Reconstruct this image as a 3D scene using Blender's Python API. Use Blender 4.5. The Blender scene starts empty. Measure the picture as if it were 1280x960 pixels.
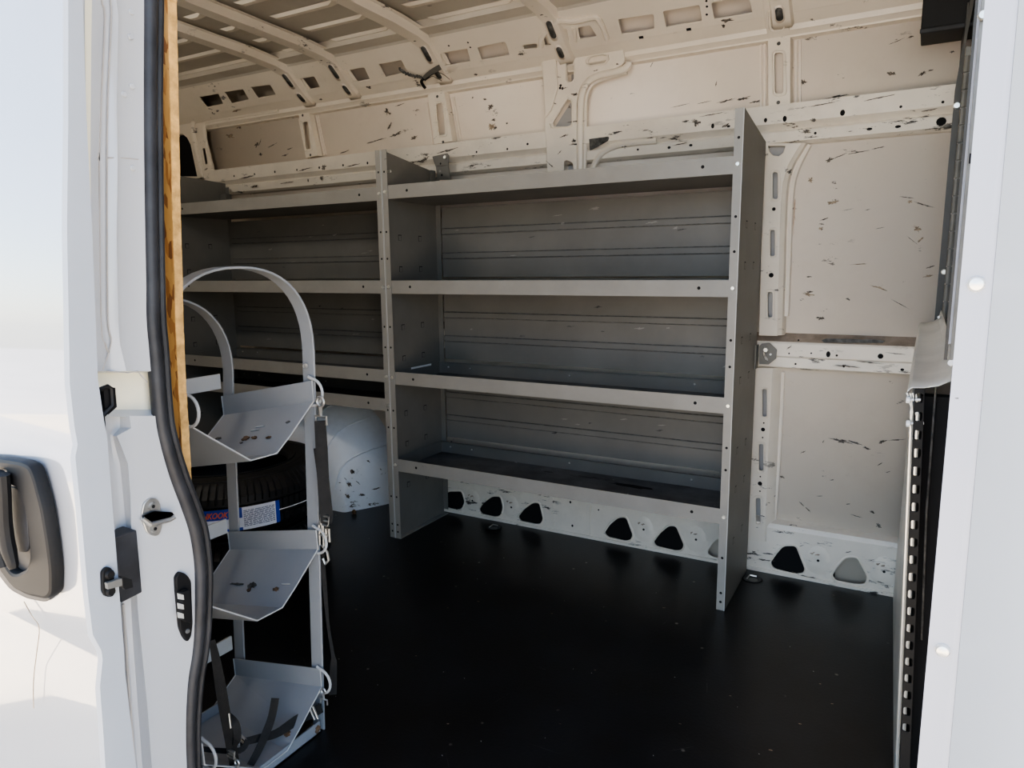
import bpy, bmesh, math, random
import numpy as np
from mathutils import Vector, Matrix
random.seed(7)
SC = bpy.context.scene
COL = SC.collection

# ------------------------------------------------------------------ camera
CAMP = np.array([1.76704931, -2.14860073, 1.07821456]); FPX = 882.0145923547071
ROT = np.array([[0.87117029, 0.49086598, -0.01062677],
                [-0.07013263, 0.14583241, 0.98682031],
                [-0.48594624, 0.85894325, -0.16147058]])
cam = bpy.data.cameras.new('camera'); cam.sensor_width = 36; cam.lens = FPX / 1280 * 36; cam.clip_start = .02
cob = bpy.data.objects.new('camera', cam); COL.objects.link(cob)
M = Matrix.Identity(4)
for i in range(3):
    M[i][0] = ROT[0][i]; M[i][1] = ROT[1][i]; M[i][2] = -ROT[2][i]; M[i][3] = CAMP[i]
cob.matrix_world = M
SC.camera = cob

# measuring helpers: the point of a plane in the room that a reading of the photograph lands on
def ray(x, y): return ROT.T @ np.array([(x - 640) / FPX, (480 - y) / FPX, 1.])
def un(x, y, ax, c):
    d = ray(x, y); i = 'XYZ'.index(ax)
    return Vector(CAMP + (c - CAMP[i]) / d[i] * d)
def Yp(x, y, c): return un(x, y, 'Y', c)
def Xp(x, y, c): return un(x, y, 'X', c)
def Zp(x, y, c): return un(x, y, 'Z', c)
def plane(x, y, O, n):
    d = ray(x, y); O = np.array(O); n = np.array(n)
    return Vector(CAMP + ((O - CAMP) @ n) / (d @ n) * d)
def zm(x0, y0, s): return lambda pts: [(x0 + p[0] / s, y0 + p[1] / s) + tuple(p[2:]) for p in pts]

# ------------------------------------------------------------------ materials
def mat(name, col, rough=.5, metal=0., var=.06, vscale=6., scuff=None, scol=(.05, .045, .04), sth=.64, grime=0., gcol=(.25, .2, .14),
        bump=0., bscale=60., coat=0., stretch=(1, 1, 1), specks=None, spcol=(.4, .4, .38), spec=.5):
    m = bpy.data.materials.new(name); m.use_nodes = True
    nt = m.node_tree; N = nt.nodes; L = nt.links
    b = N['Principled BSDF']
    b.inputs['Roughness'].default_value = rough; b.inputs['Metallic'].default_value = metal
    b.inputs['Specular IOR Level'].default_value = spec
    b.inputs['Coat Weight'].default_value = coat; b.inputs['Coat Roughness'].default_value = .03; b.inputs['Coat IOR'].default_value = 1.5 + .45 * (coat >= 1)
    geo = N.new('ShaderNodeNewGeometry')
    mp = N.new('ShaderNodeMapping'); L.new(geo.outputs['Position'], mp.inputs['Vector']); mp.inputs['Scale'].default_value = stretch
    def noise(scale, detail=5, rgh=.6, src=None):
        n = N.new('ShaderNodeTexNoise'); n.inputs['Scale'].default_value = scale; n.inputs['Detail'].default_value = detail
        n.inputs['Roughness'].default_value = rgh; L.new((src or mp).outputs[0], n.inputs['Vector']); return n.outputs['Fac']
    def thr(s, a, c):
        r = N.new('ShaderNodeMapRange'); r.inputs[1].default_value = a; r.inputs[2].default_value = c; L.new(s, r.inputs[0]); return r.outputs[0]
    def mul(a, c):
        r = N.new('ShaderNodeMath'); r.operation = 'MULTIPLY'
        for k, v in ((0, a), (1, c)):
            if isinstance(v, (int, float)): r.inputs[k].default_value = v
            else: L.new(v, r.inputs[k])
        return r.outputs[0]
    def mix(f, a, c):
        r = N.new('ShaderNodeMix'); r.data_type = 'RGBA'
        L.new(f, r.inputs[0])
        for k, v in ((6, a), (7, c)):
            if isinstance(v, tuple): r.inputs[k].default_value = v + (1,)
            else: L.new(v, r.inputs[k])
        return r.outputs[2]
    dark = tuple(max(0, c * (1 - var * 2)) for c in col); lite = tuple(min(1, c * (1 + var)) for c in col)
    c = mix(thr(noise(vscale), .3, .7), dark, lite)
    if grime:
        c = mix(mul(thr(noise(3.1, 7, .7), .5, .75), grime), c, gcol)
    if scuff:
        mp2 = N.new('ShaderNodeMapping'); L.new(geo.outputs['Position'], mp2.inputs['Vector']); mp2.inputs['Scale'].default_value = scuff
        f = mul(thr(noise(1., 8, .75, mp2), sth, sth + .03), thr(noise(2.3, 3), .47, .56))
        c = mix(f, c, scol)
    if specks:
        v = N.new('ShaderNodeTexVoronoi'); v.inputs['Scale'].default_value = specks; L.new(geo.outputs['Position'], v.inputs['Vector'])
        f = mul(thr(v.outputs['Distance'], .09, .05), thr(noise(7., 3), .5, .62))
        c = mix(f, c, spcol)
    L.new(c, b.inputs['Base Color'])
    if bump:
        bp = N.new('ShaderNodeBump'); bp.inputs['Strength'].default_value = bump; bp.inputs['Distance'].default_value = .004
        L.new(noise(bscale, 4), bp.inputs['Height']); L.new(bp.outputs[0], b.inputs['Normal'])
    return m

MW = mat('worn_white_paint', (.77, .705, .605), .38, var=.04, vscale=2., scuff=(9, 9, 24), sth=.60, grime=.22, gcol=(.47, .40, .31))
MWS = mat('white_skin_paint', (.80, .725, .635), .36, var=.03, vscale=1.5, scuff=(10, 9, 22), sth=.635, scol=(.14, .12, .10), grime=.22, gcol=(.55, .46, .37))
MRAIL = mat('scuffed_white_rail', (.76, .70, .61), .42, var=.05, scuff=(9, 12, 40), sth=.585, grime=.3, gcol=(.42, .35, .27))
MBROWN = mat('dusty_ledge', (.35, .28, .22), .6, var=.2, vscale=20.)
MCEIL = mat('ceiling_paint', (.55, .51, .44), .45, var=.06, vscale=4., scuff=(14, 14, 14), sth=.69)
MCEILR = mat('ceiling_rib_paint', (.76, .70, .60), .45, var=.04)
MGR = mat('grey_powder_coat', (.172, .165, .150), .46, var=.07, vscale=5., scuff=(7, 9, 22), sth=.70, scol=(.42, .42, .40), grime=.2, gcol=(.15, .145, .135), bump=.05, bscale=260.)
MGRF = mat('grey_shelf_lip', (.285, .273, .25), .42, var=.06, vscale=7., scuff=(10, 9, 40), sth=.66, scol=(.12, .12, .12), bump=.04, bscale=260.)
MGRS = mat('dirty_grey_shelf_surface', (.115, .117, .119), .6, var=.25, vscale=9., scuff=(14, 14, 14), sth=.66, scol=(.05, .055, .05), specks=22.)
MGRL = mat('rack_grey_coat', (.30, .312, .325), .38, var=.03, vscale=5., scuff=(12, 20, 12), sth=.71, scol=(.62, .64, .66))
MGRE = mat('rack_bright_edge', (.50, .505, .50), .4, var=.02)
MFLOOR = mat('black_floor_coat', (.008, .0085, .010), .32, var=.3, vscale=5., scuff=(9, 3, 9), sth=.70, scol=(.035, .033, .03), bump=.10, bscale=120., specks=15., spcol=(.3, .28, .24))
MBLK = mat('black_plastic', (.010, .010, .0105), .55, spec=.22, var=.15)
MVOID = mat('dark_cavity', (.004, .004, .005), .9, var=.1)  # near-black; discs of it paint the unlit depth of small holes
MRUB = mat('black_rubber', (.034, .035, .039), .48, spec=.35, var=.25, vscale=14.)
MTIRE = mat('tire_rubber', (.009, .0095, .011), .55, var=.2, vscale=10.)
MWEB = mat('black_webbing', (.014, .013, .012), .8, var=.2, vscale=60., bump=.3, bscale=400.)
MDOOR = mat('white_gloss_body_paint', (.36, .36, .37), .22, var=.01, coat=1., bump=.012, bscale=35.)
MPIL = mat('white_jamb_paint', (.50, .51, .525), .3, var=.02, vscale=3., grime=.05, gcol=(.6, .55, .45), coat=.5)
MEND = mat('door_edge_paint', (.37, .395, .43), .34, var=.02, coat=.3)
MCRM = mat('cream_sealer_and_lit_recess', (.85, .80, .62), .5, var=.06)  # cream strip, also the warm light painted into the jamb recess
MSEAM = mat('grey_seam_sealer', (.42, .39, .36), .6, var=.1)  # greyish line laid along the jamb seams and creases
MRP = mat('pale_grey_panel', (.43, .45, .475), .4, var=.01, coat=.2)
MSTL = mat('galvanised_steel', (.62, .61, .58), .35, metal=.85, var=.1, vscale=20.)
MALU = mat('sheet_aluminium', (.78, .77, .72), .42, metal=.55, var=.1, vscale=6., scuff=(6, 3, 6), sth=.68, scol=(.3, .29, .27))
MBOLT = mat('bright_bolt', (.82, .80, .74), .28, metal=.7, var=.05)
MWHT = mat('white_plastic', (.86, .86, .84), .4, var=.02)
MSCUF = mat('scuff_mark', (.15, .13, .11), .7, var=.5, vscale=120.)
MSTAINSH = mat('brown_stain_and_saddle_shade', (.36, .28, .20), .6, var=.3, vscale=60.)  # brown stains, also the painted shading of the pressed saddles
MRUST = mat('rust', (.17, .10, .055), .85, var=.5, vscale=90.)
MGRM = mat('dark_grime_and_recess_shade', (.10, .10, .095), .7, var=.4, vscale=50.)  # grime, also the shade of slots and cups put in as colour
MPRIM = mat('bare_foam_strip', (.60, .45, .34), .8, var=.1, vscale=80.)
MBLUE = mat('label_blue', (.01, .05, .42), .5, var=.03)
MORG = mat('label_orange', (.85, .17, .02), .5, var=.03)
MPAP = mat('label_paper', (.80, .83, .92), .6, var=.04)
MINK = mat('label_ink', (.14, .16, .26), .6, var=.1)
MGREEN = mat('dry_leaf', (.42, .43, .16), .7, var=.2, vscale=200.)
MHINGE = mat('hinge_steel', (.17, .165, .15), .45, metal=.2, var=.1, vscale=30.)
MFRM = mat('partition_grey', (.055, .052, .046), .5, var=.1)
MRPA = mat('shaded_flange_grey', (.33, .34, .385), .4, var=.01, coat=.2)  # darker copy of the panel grey, shade of the flange strip painted in
MWHL = mat('wheel_housing_paint', (.84, .86, .89), .4, var=.04, scuff=(8, 8, 18), sth=.60, grime=.3, gcol=(.45, .45, .44))
MSHADE = mat('slot_shade_grey', (.42, .42, .42), .5, var=.05)  # mid grey painting the shade on the skin behind slots
MASPH = mat('grey_asphalt', (.30, .29, .30), .85, var=.12, vscale=.8)
MGROUND = mat('sunlit_concrete', (.60, .49, .36), .85, var=.1, vscale=1.5)

def osb():
    m = bpy.data.materials.new('oriented_strand_board'); m.use_nodes = True; nt = m.node_tree; N = nt.nodes; L = nt.links
    b = N['Principled BSDF']; b.inputs['Roughness'].default_value = .75
    g = N.new('ShaderNodeNewGeometry'); mp = N.new('ShaderNodeMapping'); mp.inputs['Scale'].default_value = (130, 130, 48)
    L.new(g.outputs['Position'], mp.inputs['Vector'])
    v = N.new('ShaderNodeTexVoronoi'); v.inputs['Scale'].default_value = 1.; v.inputs['Randomness'].default_value = 1
    L.new(mp.outputs[0], v.inputs['Vector'])
    r = N.new('ShaderNodeValToRGB'); e = r.color_ramp.elements
    e[0].color = (.20, .075, .02, 1); e[1].color = (.62, .34, .10, 1); e[1].position = .55
    k = e.new(.25); k.color = (.42, .18, .045, 1)
    sp = N.new('ShaderNodeSeparateColor'); L.new(v.outputs['Color'], sp.inputs[0]); L.new(sp.outputs[0], r.inputs[0])
    L.new(r.outputs[0], b.inputs['Base Color']); return m
MOSB = osb()
MOSE = mat('strand_board_cut_edge', (.66, .40, .14), .85, var=.22, vscale=45., bump=.6, bscale=140.)

# ------------------------------------------------------------------ mesh builder
class MB:
    def __init__(s): s.v = []; s.f = []; s.m = []; s.mats = []
    def mi(s, m):
        if m not in s.mats: s.mats.append(m)
        return s.mats.index(m)
    def add(s, vs, fs, m):
        o = len(s.v); s.v += [Vector(v) for v in vs]; k = s.mi(m)
        for f in fs: s.f.append([o + i for i in f]); s.m.append(k)
        return s
    def box(s, lo, hi, m):
        x0, y0, z0 = lo; x1, y1, z1 = hi
        return s.hexa([(x0, y0, z0), (x1, y0, z0), (x1, y1, z0), (x0, y1, z0), (x0, y0, z1), (x1, y0, z1), (x1, y1, z1), (x0, y1, z1)], m)
    def hexa(s, p, m):
        return s.add(p, [(0, 3, 2, 1), (4, 5, 6, 7), (0, 1, 5, 4), (1, 2, 6, 5), (2, 3, 7, 6), (3, 0, 4, 7)], m)
    def prism(s, pts, d, m, caps=True):
        d = Vector(d); n = len(pts); P = [Vector(p) for p in pts]
        fs = [(i, (i + 1) % n, n + (i + 1) % n, n + i) for i in range(n)]
        if caps: fs += [tuple(range(n))[::-1], tuple(range(n, 2 * n))]
        return s.add(P + [p + d for p in P], fs, m)
    def strip(s, prof, d, m, t=0.):          # open profile swept along d
        d = Vector(d); n = len(prof); P = [Vector(p) for p in prof]
        return s.add(P + [p + d for p in P], [(i, i + 1, n + i + 1, n + i) for i in range(n - 1)], m)
    def grid(s, rows, m):
        nr, nc = len(rows), len(rows[0])
        return s.add([p for r in rows for p in r], [(i * nc + j, i * nc + j + 1, (i + 1) * nc + j + 1, (i + 1) * nc + j) for i in range(nr - 1) for j in range(nc - 1)], m)
    def tube(s, path, r, m, seg=10, closed=False, flat=None, cap=True):
        P = [Vector(p) for p in path]; n = len(P); rings = []; up = None
        for i in range(n):
            a = P[(i - 1) % n] if (closed or i > 0) else P[i]; c = P[(i + 1) % n] if (closed or i < n - 1) else P[i]
            t = (c - a).normalized()
            if up is None:
                up = Vector((0, 0, 1)) if abs(t.z) < .9 else Vector((0, 1, 0))
                if flat: up = Vector(flat[0])
            x = up.cross(t).normalized(); y = t.cross(x).normalized(); up = y
            rr = r[i] if isinstance(r, (list, tuple)) else r
            ry = rr * (flat[1] if flat else 1)
            rings.append([P[i] + x * rr * math.cos(2 * math.pi * k / seg) + y * ry * math.sin(2 * math.pi * k / seg) for k in range(seg)])
        fs = []
        for i in range(n if closed else n - 1):
            j = (i + 1) % n
            for k in range(seg): fs.append((i * seg + k, i * seg + (k + 1) % seg, j * seg + (k + 1) % seg, j * seg + k))
        if not closed and cap: fs += [tuple(range(seg))[::-1], tuple(range((n - 1) * seg, n * seg))]
        return s.add([p for q in rings for p in q], fs, m)
    def ribbon(s, path, w, t, m):            # path points, width vector(s), thickness
        P = [Vector(p) for p in path]; n = len(P); vs = []
        for i in range(n):
            tg = (P[min(i + 1, n - 1)] - P[max(i - 1, 0)]).normalized()
            W = Vector(w[i] if isinstance(w, list) else w) * .5
            nn = tg.cross(W).normalized() * t * .5
            vs += [P[i] - W - nn, P[i] + W - nn, P[i] + W + nn, P[i] - W + nn]
        fs = [(0, 1, 2, 3), tuple(4 * (n - 1) + k for k in (3, 2, 1, 0))]
        for i in range(n - 1):
            for k in range(4): fs.append((4 * i + k, 4 * i + 4 + k, 4 * i + 4 + (k + 1) % 4, 4 * i + (k + 1) % 4))
        return s.add(vs, fs, m)
    def disc(s, c, n, r, m, h=.0, seg=10, sx=1., up=(0, 0, 1)):
        c = Vector(c); n = Vector(n).normalized(); u = Vector(up).cross(n)
        u = u.normalized() if u.length > 1e-6 else Vector((1, 0, 0)); v = n.cross(u)
        A = [c + u * r * sx * math.cos(2 * math.pi * k / seg) + v * r * math.sin(2 * math.pi * k / seg) for k in range(seg)]
        if h <= 0: return s.add(A, [tuple(range(seg))], m)
        B = [c + (a - c) * .75 + n * h for a in A]
        return s.add(A + B, [(k, (k + 1) % seg, seg + (k + 1) % seg, seg + k) for k in range(seg)] + [tuple(range(seg, 2 * seg))], m)
    def blob(s, c, n, eu, ru, rv, m, off=.0008, seg=16, rag=.45):
        n = Vector(n).normalized(); c = Vector(c) + n * off; u = Vector(eu).normalized(); v = n.cross(u)
        A = []
        for k in range(seg):
            t = 2 * math.pi * k / seg; q = 1 - rag * random.random()
            A.append(c + u * ru * q * math.cos(t) + v * rv * q * math.sin(t))
        return s.add([c] + A, [(0, k + 1, (k + 1) % seg + 1) for k in range(seg)], m)
    def sheet(s, poly, holes, O, eu, ev, thick, m, bevel=.0025):
        """flat plate with real holes; poly/holes in (u,v); front face on the plane, thickness goes to -(eu x ev)"""
        O = Vector(O); eu = Vector(eu).normalized(); ev = Vector(ev).normalized(); n = eu.cross(ev)
        cu = bpy.data.curves.new('tmp', 'CURVE'); cu.dimensions = '2D'; cu.fill_mode = 'BOTH'
        cu.extrude = max(thick / 2 - bevel, .0001); cu.bevel_depth = bevel; cu.bevel_resolution = 1; cu.offset = -bevel
        for pl in [poly] + list(holes):
            sp = cu.splines.new('POLY'); sp.points.add(len(pl) - 1); sp.use_cyclic_u = True
            for q, p in zip(sp.points, pl): q.co = (p[0], p[1], 0, 1)
        ob = bpy.data.objects.new('tmp', cu); COL.objects.link(ob)
        dg = bpy.context.evaluated_depsgraph_get(); dg.update()
        me = bpy.data.meshes.new_from_object(ob.evaluated_get(dg))
        vs = [O + eu * v.co.x + ev * v.co.y + n * (v.co.z - thick / 2) for v in me.vertices]
        s.add(vs, [tuple(p.vertices) for p in me.polygons], m)
        bpy.data.objects.remove(ob); bpy.data.curves.remove(cu); bpy.data.meshes.remove(me)
        return s
    def text(s, txt, f, size, m, shear=0.):
        cu = bpy.data.curves.new('tmp', 'FONT'); cu.body = txt; cu.size = size; cu.shear = shear; cu.extrude = 0; cu.resolution_u = 3; cu.offset = size * .02
        ob = bpy.data.objects.new('tmp', cu); COL.objects.link(ob)
        dg = bpy.context.evaluated_depsgraph_get(); dg.update()
        me = bpy.data.meshes.new_from_object(ob.evaluated_get(dg))
        s.add([f(v.co.x, v.co.y) for v in me.vertices], [tuple(p.vertices) for p in me.polygons], m)
        bpy.data.objects.remove(ob); bpy.data.curves.remove(cu); bpy.data.meshes.remove(me)
        return s
    def build(s, name, parent=None, bevel=0., smooth=35, center=False, solid=0.):
        me = bpy.data.meshes.new(name); me.from_pydata([tuple(v) for v in s.v], [], s.f)
        for m in s.mats: me.materials.append(m)
        me.polygons.foreach_set('material_index', s.m); me.update()
        bm = bmesh.new(); bm.from_mesh(me)
        if not solid: bmesh.ops.recalc_face_normals(bm, faces=bm.faces)
        bm.to_mesh(me); bm.free()
        me.polygons.foreach_set('use_smooth', [smooth > 20] * len(me.polygons))
        if smooth > 20: me.set_sharp_from_angle(angle=math.radians(smooth))
        o = bpy.data.objects.new(name, me); COL.objects.link(o)
        o.cycles.shadow_terminator_geometry_offset = 0; o.cycles.shadow_terminator_offset = 0
        if parent is None and s.v:
            lo = [min(v[i] for v in s.v) for i in range(3)]; hi = [max(v[i] for v in s.v) for i in range(3)]
            c = Vector(((lo[0] + hi[0]) / 2, (lo[1] + hi[1]) / 2, lo[2])); me.transform(Matrix.Translation(-c)); o.location = c
        if parent is not None:
            o.parent = parent; o.matrix_parent_inverse = Matrix.Translation(wloc(parent)).inverted()
        if solid:
            k = o.modifiers.new('solid', 'SOLIDIFY'); k.thickness = solid; k.offset = -1
        if bevel:
            k = o.modifiers.new('bevel', 'BEVEL'); k.width = bevel; k.segments = 2; k.limit_method = 'ANGLE'; k.angle_limit = math.radians(40)
        return o
def wloc(o):
    return o.location.copy() if o.parent is None else Vector((0, 0, 0))     # parts sit at the identity in the world
def empty(name, loc):
    o = bpy.data.objects.new(name, None); o.location = loc; COL.objects.link(o); return o
def tag(o, label, cat, group=None, kind=None):
    o['label'] = label; o['category'] = cat
    if group: o['group'] = group
    if kind: o['kind'] = kind
    return o
def struct(o, label, cat):
    return tag(o, label, cat, kind='structure')
def dup(o, loc, parent=None):
    c = o.copy(); COL.objects.link(c); c.location = loc
    if parent is not None: c.parent = parent
    return c
def rpoly(pts, r, n=4):
    """round the corners of a 2-D polygon"""
    out = []; N = len(pts); P = [Vector((p[0], p[1])) for p in pts]
    for i in range(N):
        a, b, c = P[i - 1], P[i], P[(i + 1) % N]
        d1 = (a - b); d2 = (c - b); q = min(r, d1.length * .45, d2.length * .45)
        p1 = b + d1.normalized() * q; p2 = b + d2.normalized() * q
        for k in range(n + 1):
            t = k / n; out.append(tuple(p1 * (1 - t) ** 2 + b * 2 * t * (1 - t) + p2 * t * t))
    return out
def slot(cx, cy, w, h, n=6):
    """upright or lying rounded slot as a polygon"""
    r = min(w, h) / 2; pts = []
    if h >= w:
        for k in range(n + 1): a = math.pi * k / n; pts.append((cx + r * math.cos(a), cy + h / 2 - r + r * math.sin(a)))
        for k in range(n + 1): a = math.pi + math.pi * k / n; pts.append((cx + r * math.cos(a), cy - h / 2 + r + r * math.sin(a)))
    else:
        for k in range(n + 1): a = -math.pi / 2 + math.pi * k / n; pts.append((cx + w / 2 - r + r * math.cos(a), cy + r * math.sin(a)))
        for k in range(n + 1): a = math.pi / 2 + math.pi * k / n; pts.append((cx - w / 2 + r + r * math.cos(a), cy + r * math.sin(a)))
    return pts
def smoothpath(pts, n=6):
    P = [Vector(p) for p in pts]; out = []
    for i in range(len(P) - 1):
        a = P[max(i - 1, 0)]; b = P[i]; c = P[i + 1]; d = P[min(i + 2, len(P) - 1)]
        for k in range(n):
            t = k / n
            out.append(.5 * ((2 * b) + (c - a) * t + (2 * a - 5 * b + 4 * c - d) * t * t + (3 * b - a - 3 * c + d) * t ** 3))
    out.append(P[-1]); return out
XZ = dict(eu=(1, 0, 0), ev=(0, 0, 1))          # plate facing the doorway (normal -Y)
def wpts(pts, y): return [(lambda q: (q.x, q.z))(Yp(p[0], p[1], y)) for p in pts]
YF, YS = .36, .40                               # inner frame face, outer skin
NW = (0, -1, 0)

# ------------------------------------------------------------------ setting: floor, skin, roof
b = MB()
b.box((-1.78, -1.47, -.03), (2.2, .40, 0), MFLOOR)
for px, py, r in [(598, 752, .005), (690, 767, .004), (830, 760, .006), (913, 870, .004), (1000, 905, .005), (1040, 880, .004), (560, 760, .004), (497, 730, .004), (445, 762, .005), (560, 905, .004), (744, 838, .004), (963, 938, .006), (850, 905, .004), (905, 760, .004), (1025, 855, .004), (700, 905, .003), (520, 820, .004)]:
    q = Zp(px, py, 0); b.blob(q, (0, 0, 1), (1, .3, 0), r, r * .5, MSTAINSH, off=.0006)
for k in range(60):
    q = Vector((random.uniform(-.6, 1.7), random.uniform(-1.2, .3), 0)); a = random.uniform(0, 3.14)
    b.blob(q, (0, 0, 1), (math.cos(a), math.sin(a), 0), random.uniform(.001, .003), .0012, MWHT, off=.0006, seg=6)
for k in range(26):
    q = Vector((random.uniform(-.2, 1.6), random.uniform(-1.1, .1), 0)); a = random.uniform(0, 3.14)
    b.blob(q, (0, 0, 1), (math.cos(a), math.sin(a), 0), random.uniform(.02, .06), .0008, MGRM, off=.0005, seg=8)
struct(b.build('floor'), 'black coated cargo floor with scratches and dust specks', 'floor')

# outer skin of the far side, with the curve up to the roof
prof = [(YS, -.03), (YS, 1.79), (.392, 1.84), (.368, 1.885), (.33, 1.922), (.285, 1.952), (.225, 1.978), (.16, 1.99)]
b = MB(); b.strip([(-1.78, y, z) for y, z in prof[::-1]], (3.98, 0, 0), MWS)
b.strip([(-1.78, y + .03, z + .03) for y, z in prof], (3.98, 0, 0), MWS)
def wmark(px, py, w, h, ang=0, m=MSCUF, y=YS):
    q = Yp(px, py, y); sc = 882 / (ROT[2] @ (np.array(q) - CAMP))
    a = math.radians(ang); b.blob(q, NW, (math.cos(a), 0, math.sin(a)), w / sc, h / sc * .85, m, off=.0009, rag=.8, seg=26)
for v in [(484, 140, 4, 8, 60), (487, 158, 7, 2, 50), (495, 168, 14, 2.5, 12), (470, 176, 22, 1.2, 8), (518, 172, 7, 3, 10), (482, 129, 2, 2), (500, 131, 9, 1, 10), (603, 106, 2.5, 2.5), (613, 134, 5, 5), (606, 124, 1.5, 4, 80), (591, 122, 1.6, 1.6), (634, 154, 2, 2), (619, 160, 5, 3, 20), (617, 150, 2, 5, 80),
          (300, 158, 5, 3, 20), (321, 181, 5, 4, 30), (326, 193, 2, 5, 80), (340, 182, 10, 1, 14), (356, 194, 8, 1.5, 8), (325, 178, 5, 1, 60), (362, 186, 6, 1, 10), (430, 190, 12, 1, 8),
          (908, 126, 14, 2, 6), (930, 123, 10, 2.5, 6), (945, 127, 9, 2, 4), (880, 128, 10, .8, 6), (815, 80, 5, .6, 60), (850, 132, 14, .6, 6), (895, 105, 4, 1, 80), (1004, 103, 5, 5), (1045, 121, 22, 2, 6), (1020, 126, 20, 2, 5), (1115, 92, 3, 8, 75), (1153, 92, 6, 3, 20), (1163, 88, 4, 2), (1139, 46, 4, 2), (1120, 52, 12, .8, 16), (1190, 65, 2, 4, 80),
          (1037, 200, 6, 4, 30), (1050, 195, 10, 1, 20), (1097, 185, 10, 1.2, 8), (1075, 190, 16, .8, 6), (1155, 256, 16, 1.4, -20), (1135, 247, 12, .8, -12), (1030, 274, 6, 1.2, 18), (1027, 280, 1.2, 5, 80), (1060, 262, 9, .6, 10), (1012, 365, 5, 2), (1012, 346, 5, 1), (1026, 398, 6, 4, -10), (1060, 374, 2, 4, 60), (1162, 334, 6, 1.5, 20), (1140, 300, 12, .6, -40), (1125, 380, 14, .6, -30), (1100, 285, 8, .6, 10), (1085, 262, 5, .8, 15),
          (1050, 551, 16, 3, -8), (1068, 553, 10, 2, -12), (1120, 550, 14, 1.2, 10), (1103, 552, 6, 2.5, 30), (1083, 560, 6, 2, -14), (1004, 565, 4, 1.4, 30), (1029, 552, 3, 1, 60), (977, 596, 2, 6, 85), (1002, 630, 4, 1, -40), (1010, 637, 5, 1, -40), (1030, 664, 5, 1, -20), (1098, 657, 3, 5, 60), (1090, 640, 2, 4, 70), (1060, 630, 3, 1, 20), (1100, 580, 6, 1, 40), (1110, 590, 4, .8, 30), (1040, 600, 3, .8, 20), (1070, 645, 8, .6, -10), (1025, 620, 5, .7, 10)]:
    wmark(*v)
for v in [(300, 155, 10, 8), (288, 170, 3, 12, 75), (1042, 253, 10, 4, 10), (1010, 368, 3, 10, 80), (1026, 286, 4, 3), (1146, 286, 4, 8, 50), (615, 158, 7, 6), (1160, 345, 7, 2, 10), (1150, 300, 6, 2, 40), (1137, 252, 4, 3), (1013, 225, 4, 6, 40), (1075, 330, 20, 1, 2), (1100, 360, 14, 2, -20)]:
    wmark(*v, m=MSTAINSH)
wmark(992, 268, 2.4, 45, 2, MPRIM)
struct(b.build('wall_back', solid=.002), 'worn white painted metal skin of the far van side', 'wall')

# roof with pressed ribs running lengthwise
b = MB()
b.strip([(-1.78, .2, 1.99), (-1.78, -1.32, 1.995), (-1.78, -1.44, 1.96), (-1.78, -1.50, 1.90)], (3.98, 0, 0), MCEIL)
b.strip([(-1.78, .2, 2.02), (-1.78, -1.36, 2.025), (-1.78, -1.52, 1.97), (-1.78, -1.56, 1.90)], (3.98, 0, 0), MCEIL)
BOWS = [-.69, -.42, .06, .60, 1.35]
for i, x0 in enumerate([-1.7] + BOWS):
    x1 = BOWS[i] if i < len(BOWS) else 2.0
    for y in (.13, -.02, -.175, -.33, -.485, -.64, -.8, -.96, -1.12):
        a, c = x0 + .085, x1 - .085
        if c - a < .05: a, c = x0 + .07, x1 - .07
        w, d = .017, .010
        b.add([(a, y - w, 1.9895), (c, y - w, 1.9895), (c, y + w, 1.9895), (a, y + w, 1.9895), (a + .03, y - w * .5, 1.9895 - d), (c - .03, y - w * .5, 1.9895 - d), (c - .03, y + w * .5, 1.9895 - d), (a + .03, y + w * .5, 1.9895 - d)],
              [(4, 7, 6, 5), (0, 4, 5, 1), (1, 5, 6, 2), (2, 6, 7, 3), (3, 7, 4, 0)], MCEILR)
for k in range(14):
    q = Vector((random.uniform(.15, .55), random.uniform(-.5, .1), 1.989)); b.blob(q, (0, 0, -1), (1, .2, 0), .012, .004, MSCUF)
struct(b.build('ceiling'), 'ribbed bare metal van roof', 'ceiling')

# rear end and cab end
b = MB(); b.box((-1.80, -1.5, -.03), (-1.76, .42, 2.0), MW)
struct(b.build('wall_left'), 'rear end of the cargo space', 'wall')
b = MB(); b.box((2.16, -1.5, -.03), (2.2, .42, 2.0), MFRM)
struct(b.build('wall_right'), 'dark cab end beyond the partition', 'wall')
b = MB(); b.box((-1.78, -1.52, -.03), (.72, -1.465, 1.95), MW); b.box((.72, -1.54, 1.88), (2.2, -1.47, 2.0), MW)
struct(b.build('wall_front'), 'white van side around the sliding door opening', 'wall')

# cant rail with rectangular windows
P1 = Vector((0, .195, 1.948)); P0 = Vector((0, .318, 1.852)); CV = (P1 - P0).normalized(); CN = Vector((1, 0, 0)).cross(CV)
def cpts(pts):
    out = []
    for p in pts:
        q = plane(p[0], p[1], P0, CN) - P0; out.append((q.x, q.dot(CV)))
    return out
L = (P1 - P0).length
z4, z32, z64 = zm(200, 0, 4), zm(440, 0, 3.2), zm(800, 0, 6.4)
zB = zm(640, 0, 4.361)
holes = [z4(h) for h in ([(195, 487), (292, 470), (315, 520), (235, 537)], [(322, 462), (415, 447), (443, 498), (358, 518)], [(452, 437), (550, 425), (578, 474), (490, 492)], [(670, 400), (770, 383), (800, 437), (708, 456)], [(912, 357), (1020, 338), (1048, 397), (945, 416)], [(1092, 322), (1205, 303), (1238, 362), (1128, 384)])]
holes += [z32(h) for h in ([(352, 215), (460, 195), (473, 245), (370, 265)], [(502, 190), (612, 168), (630, 220), (520, 240)])]
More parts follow.
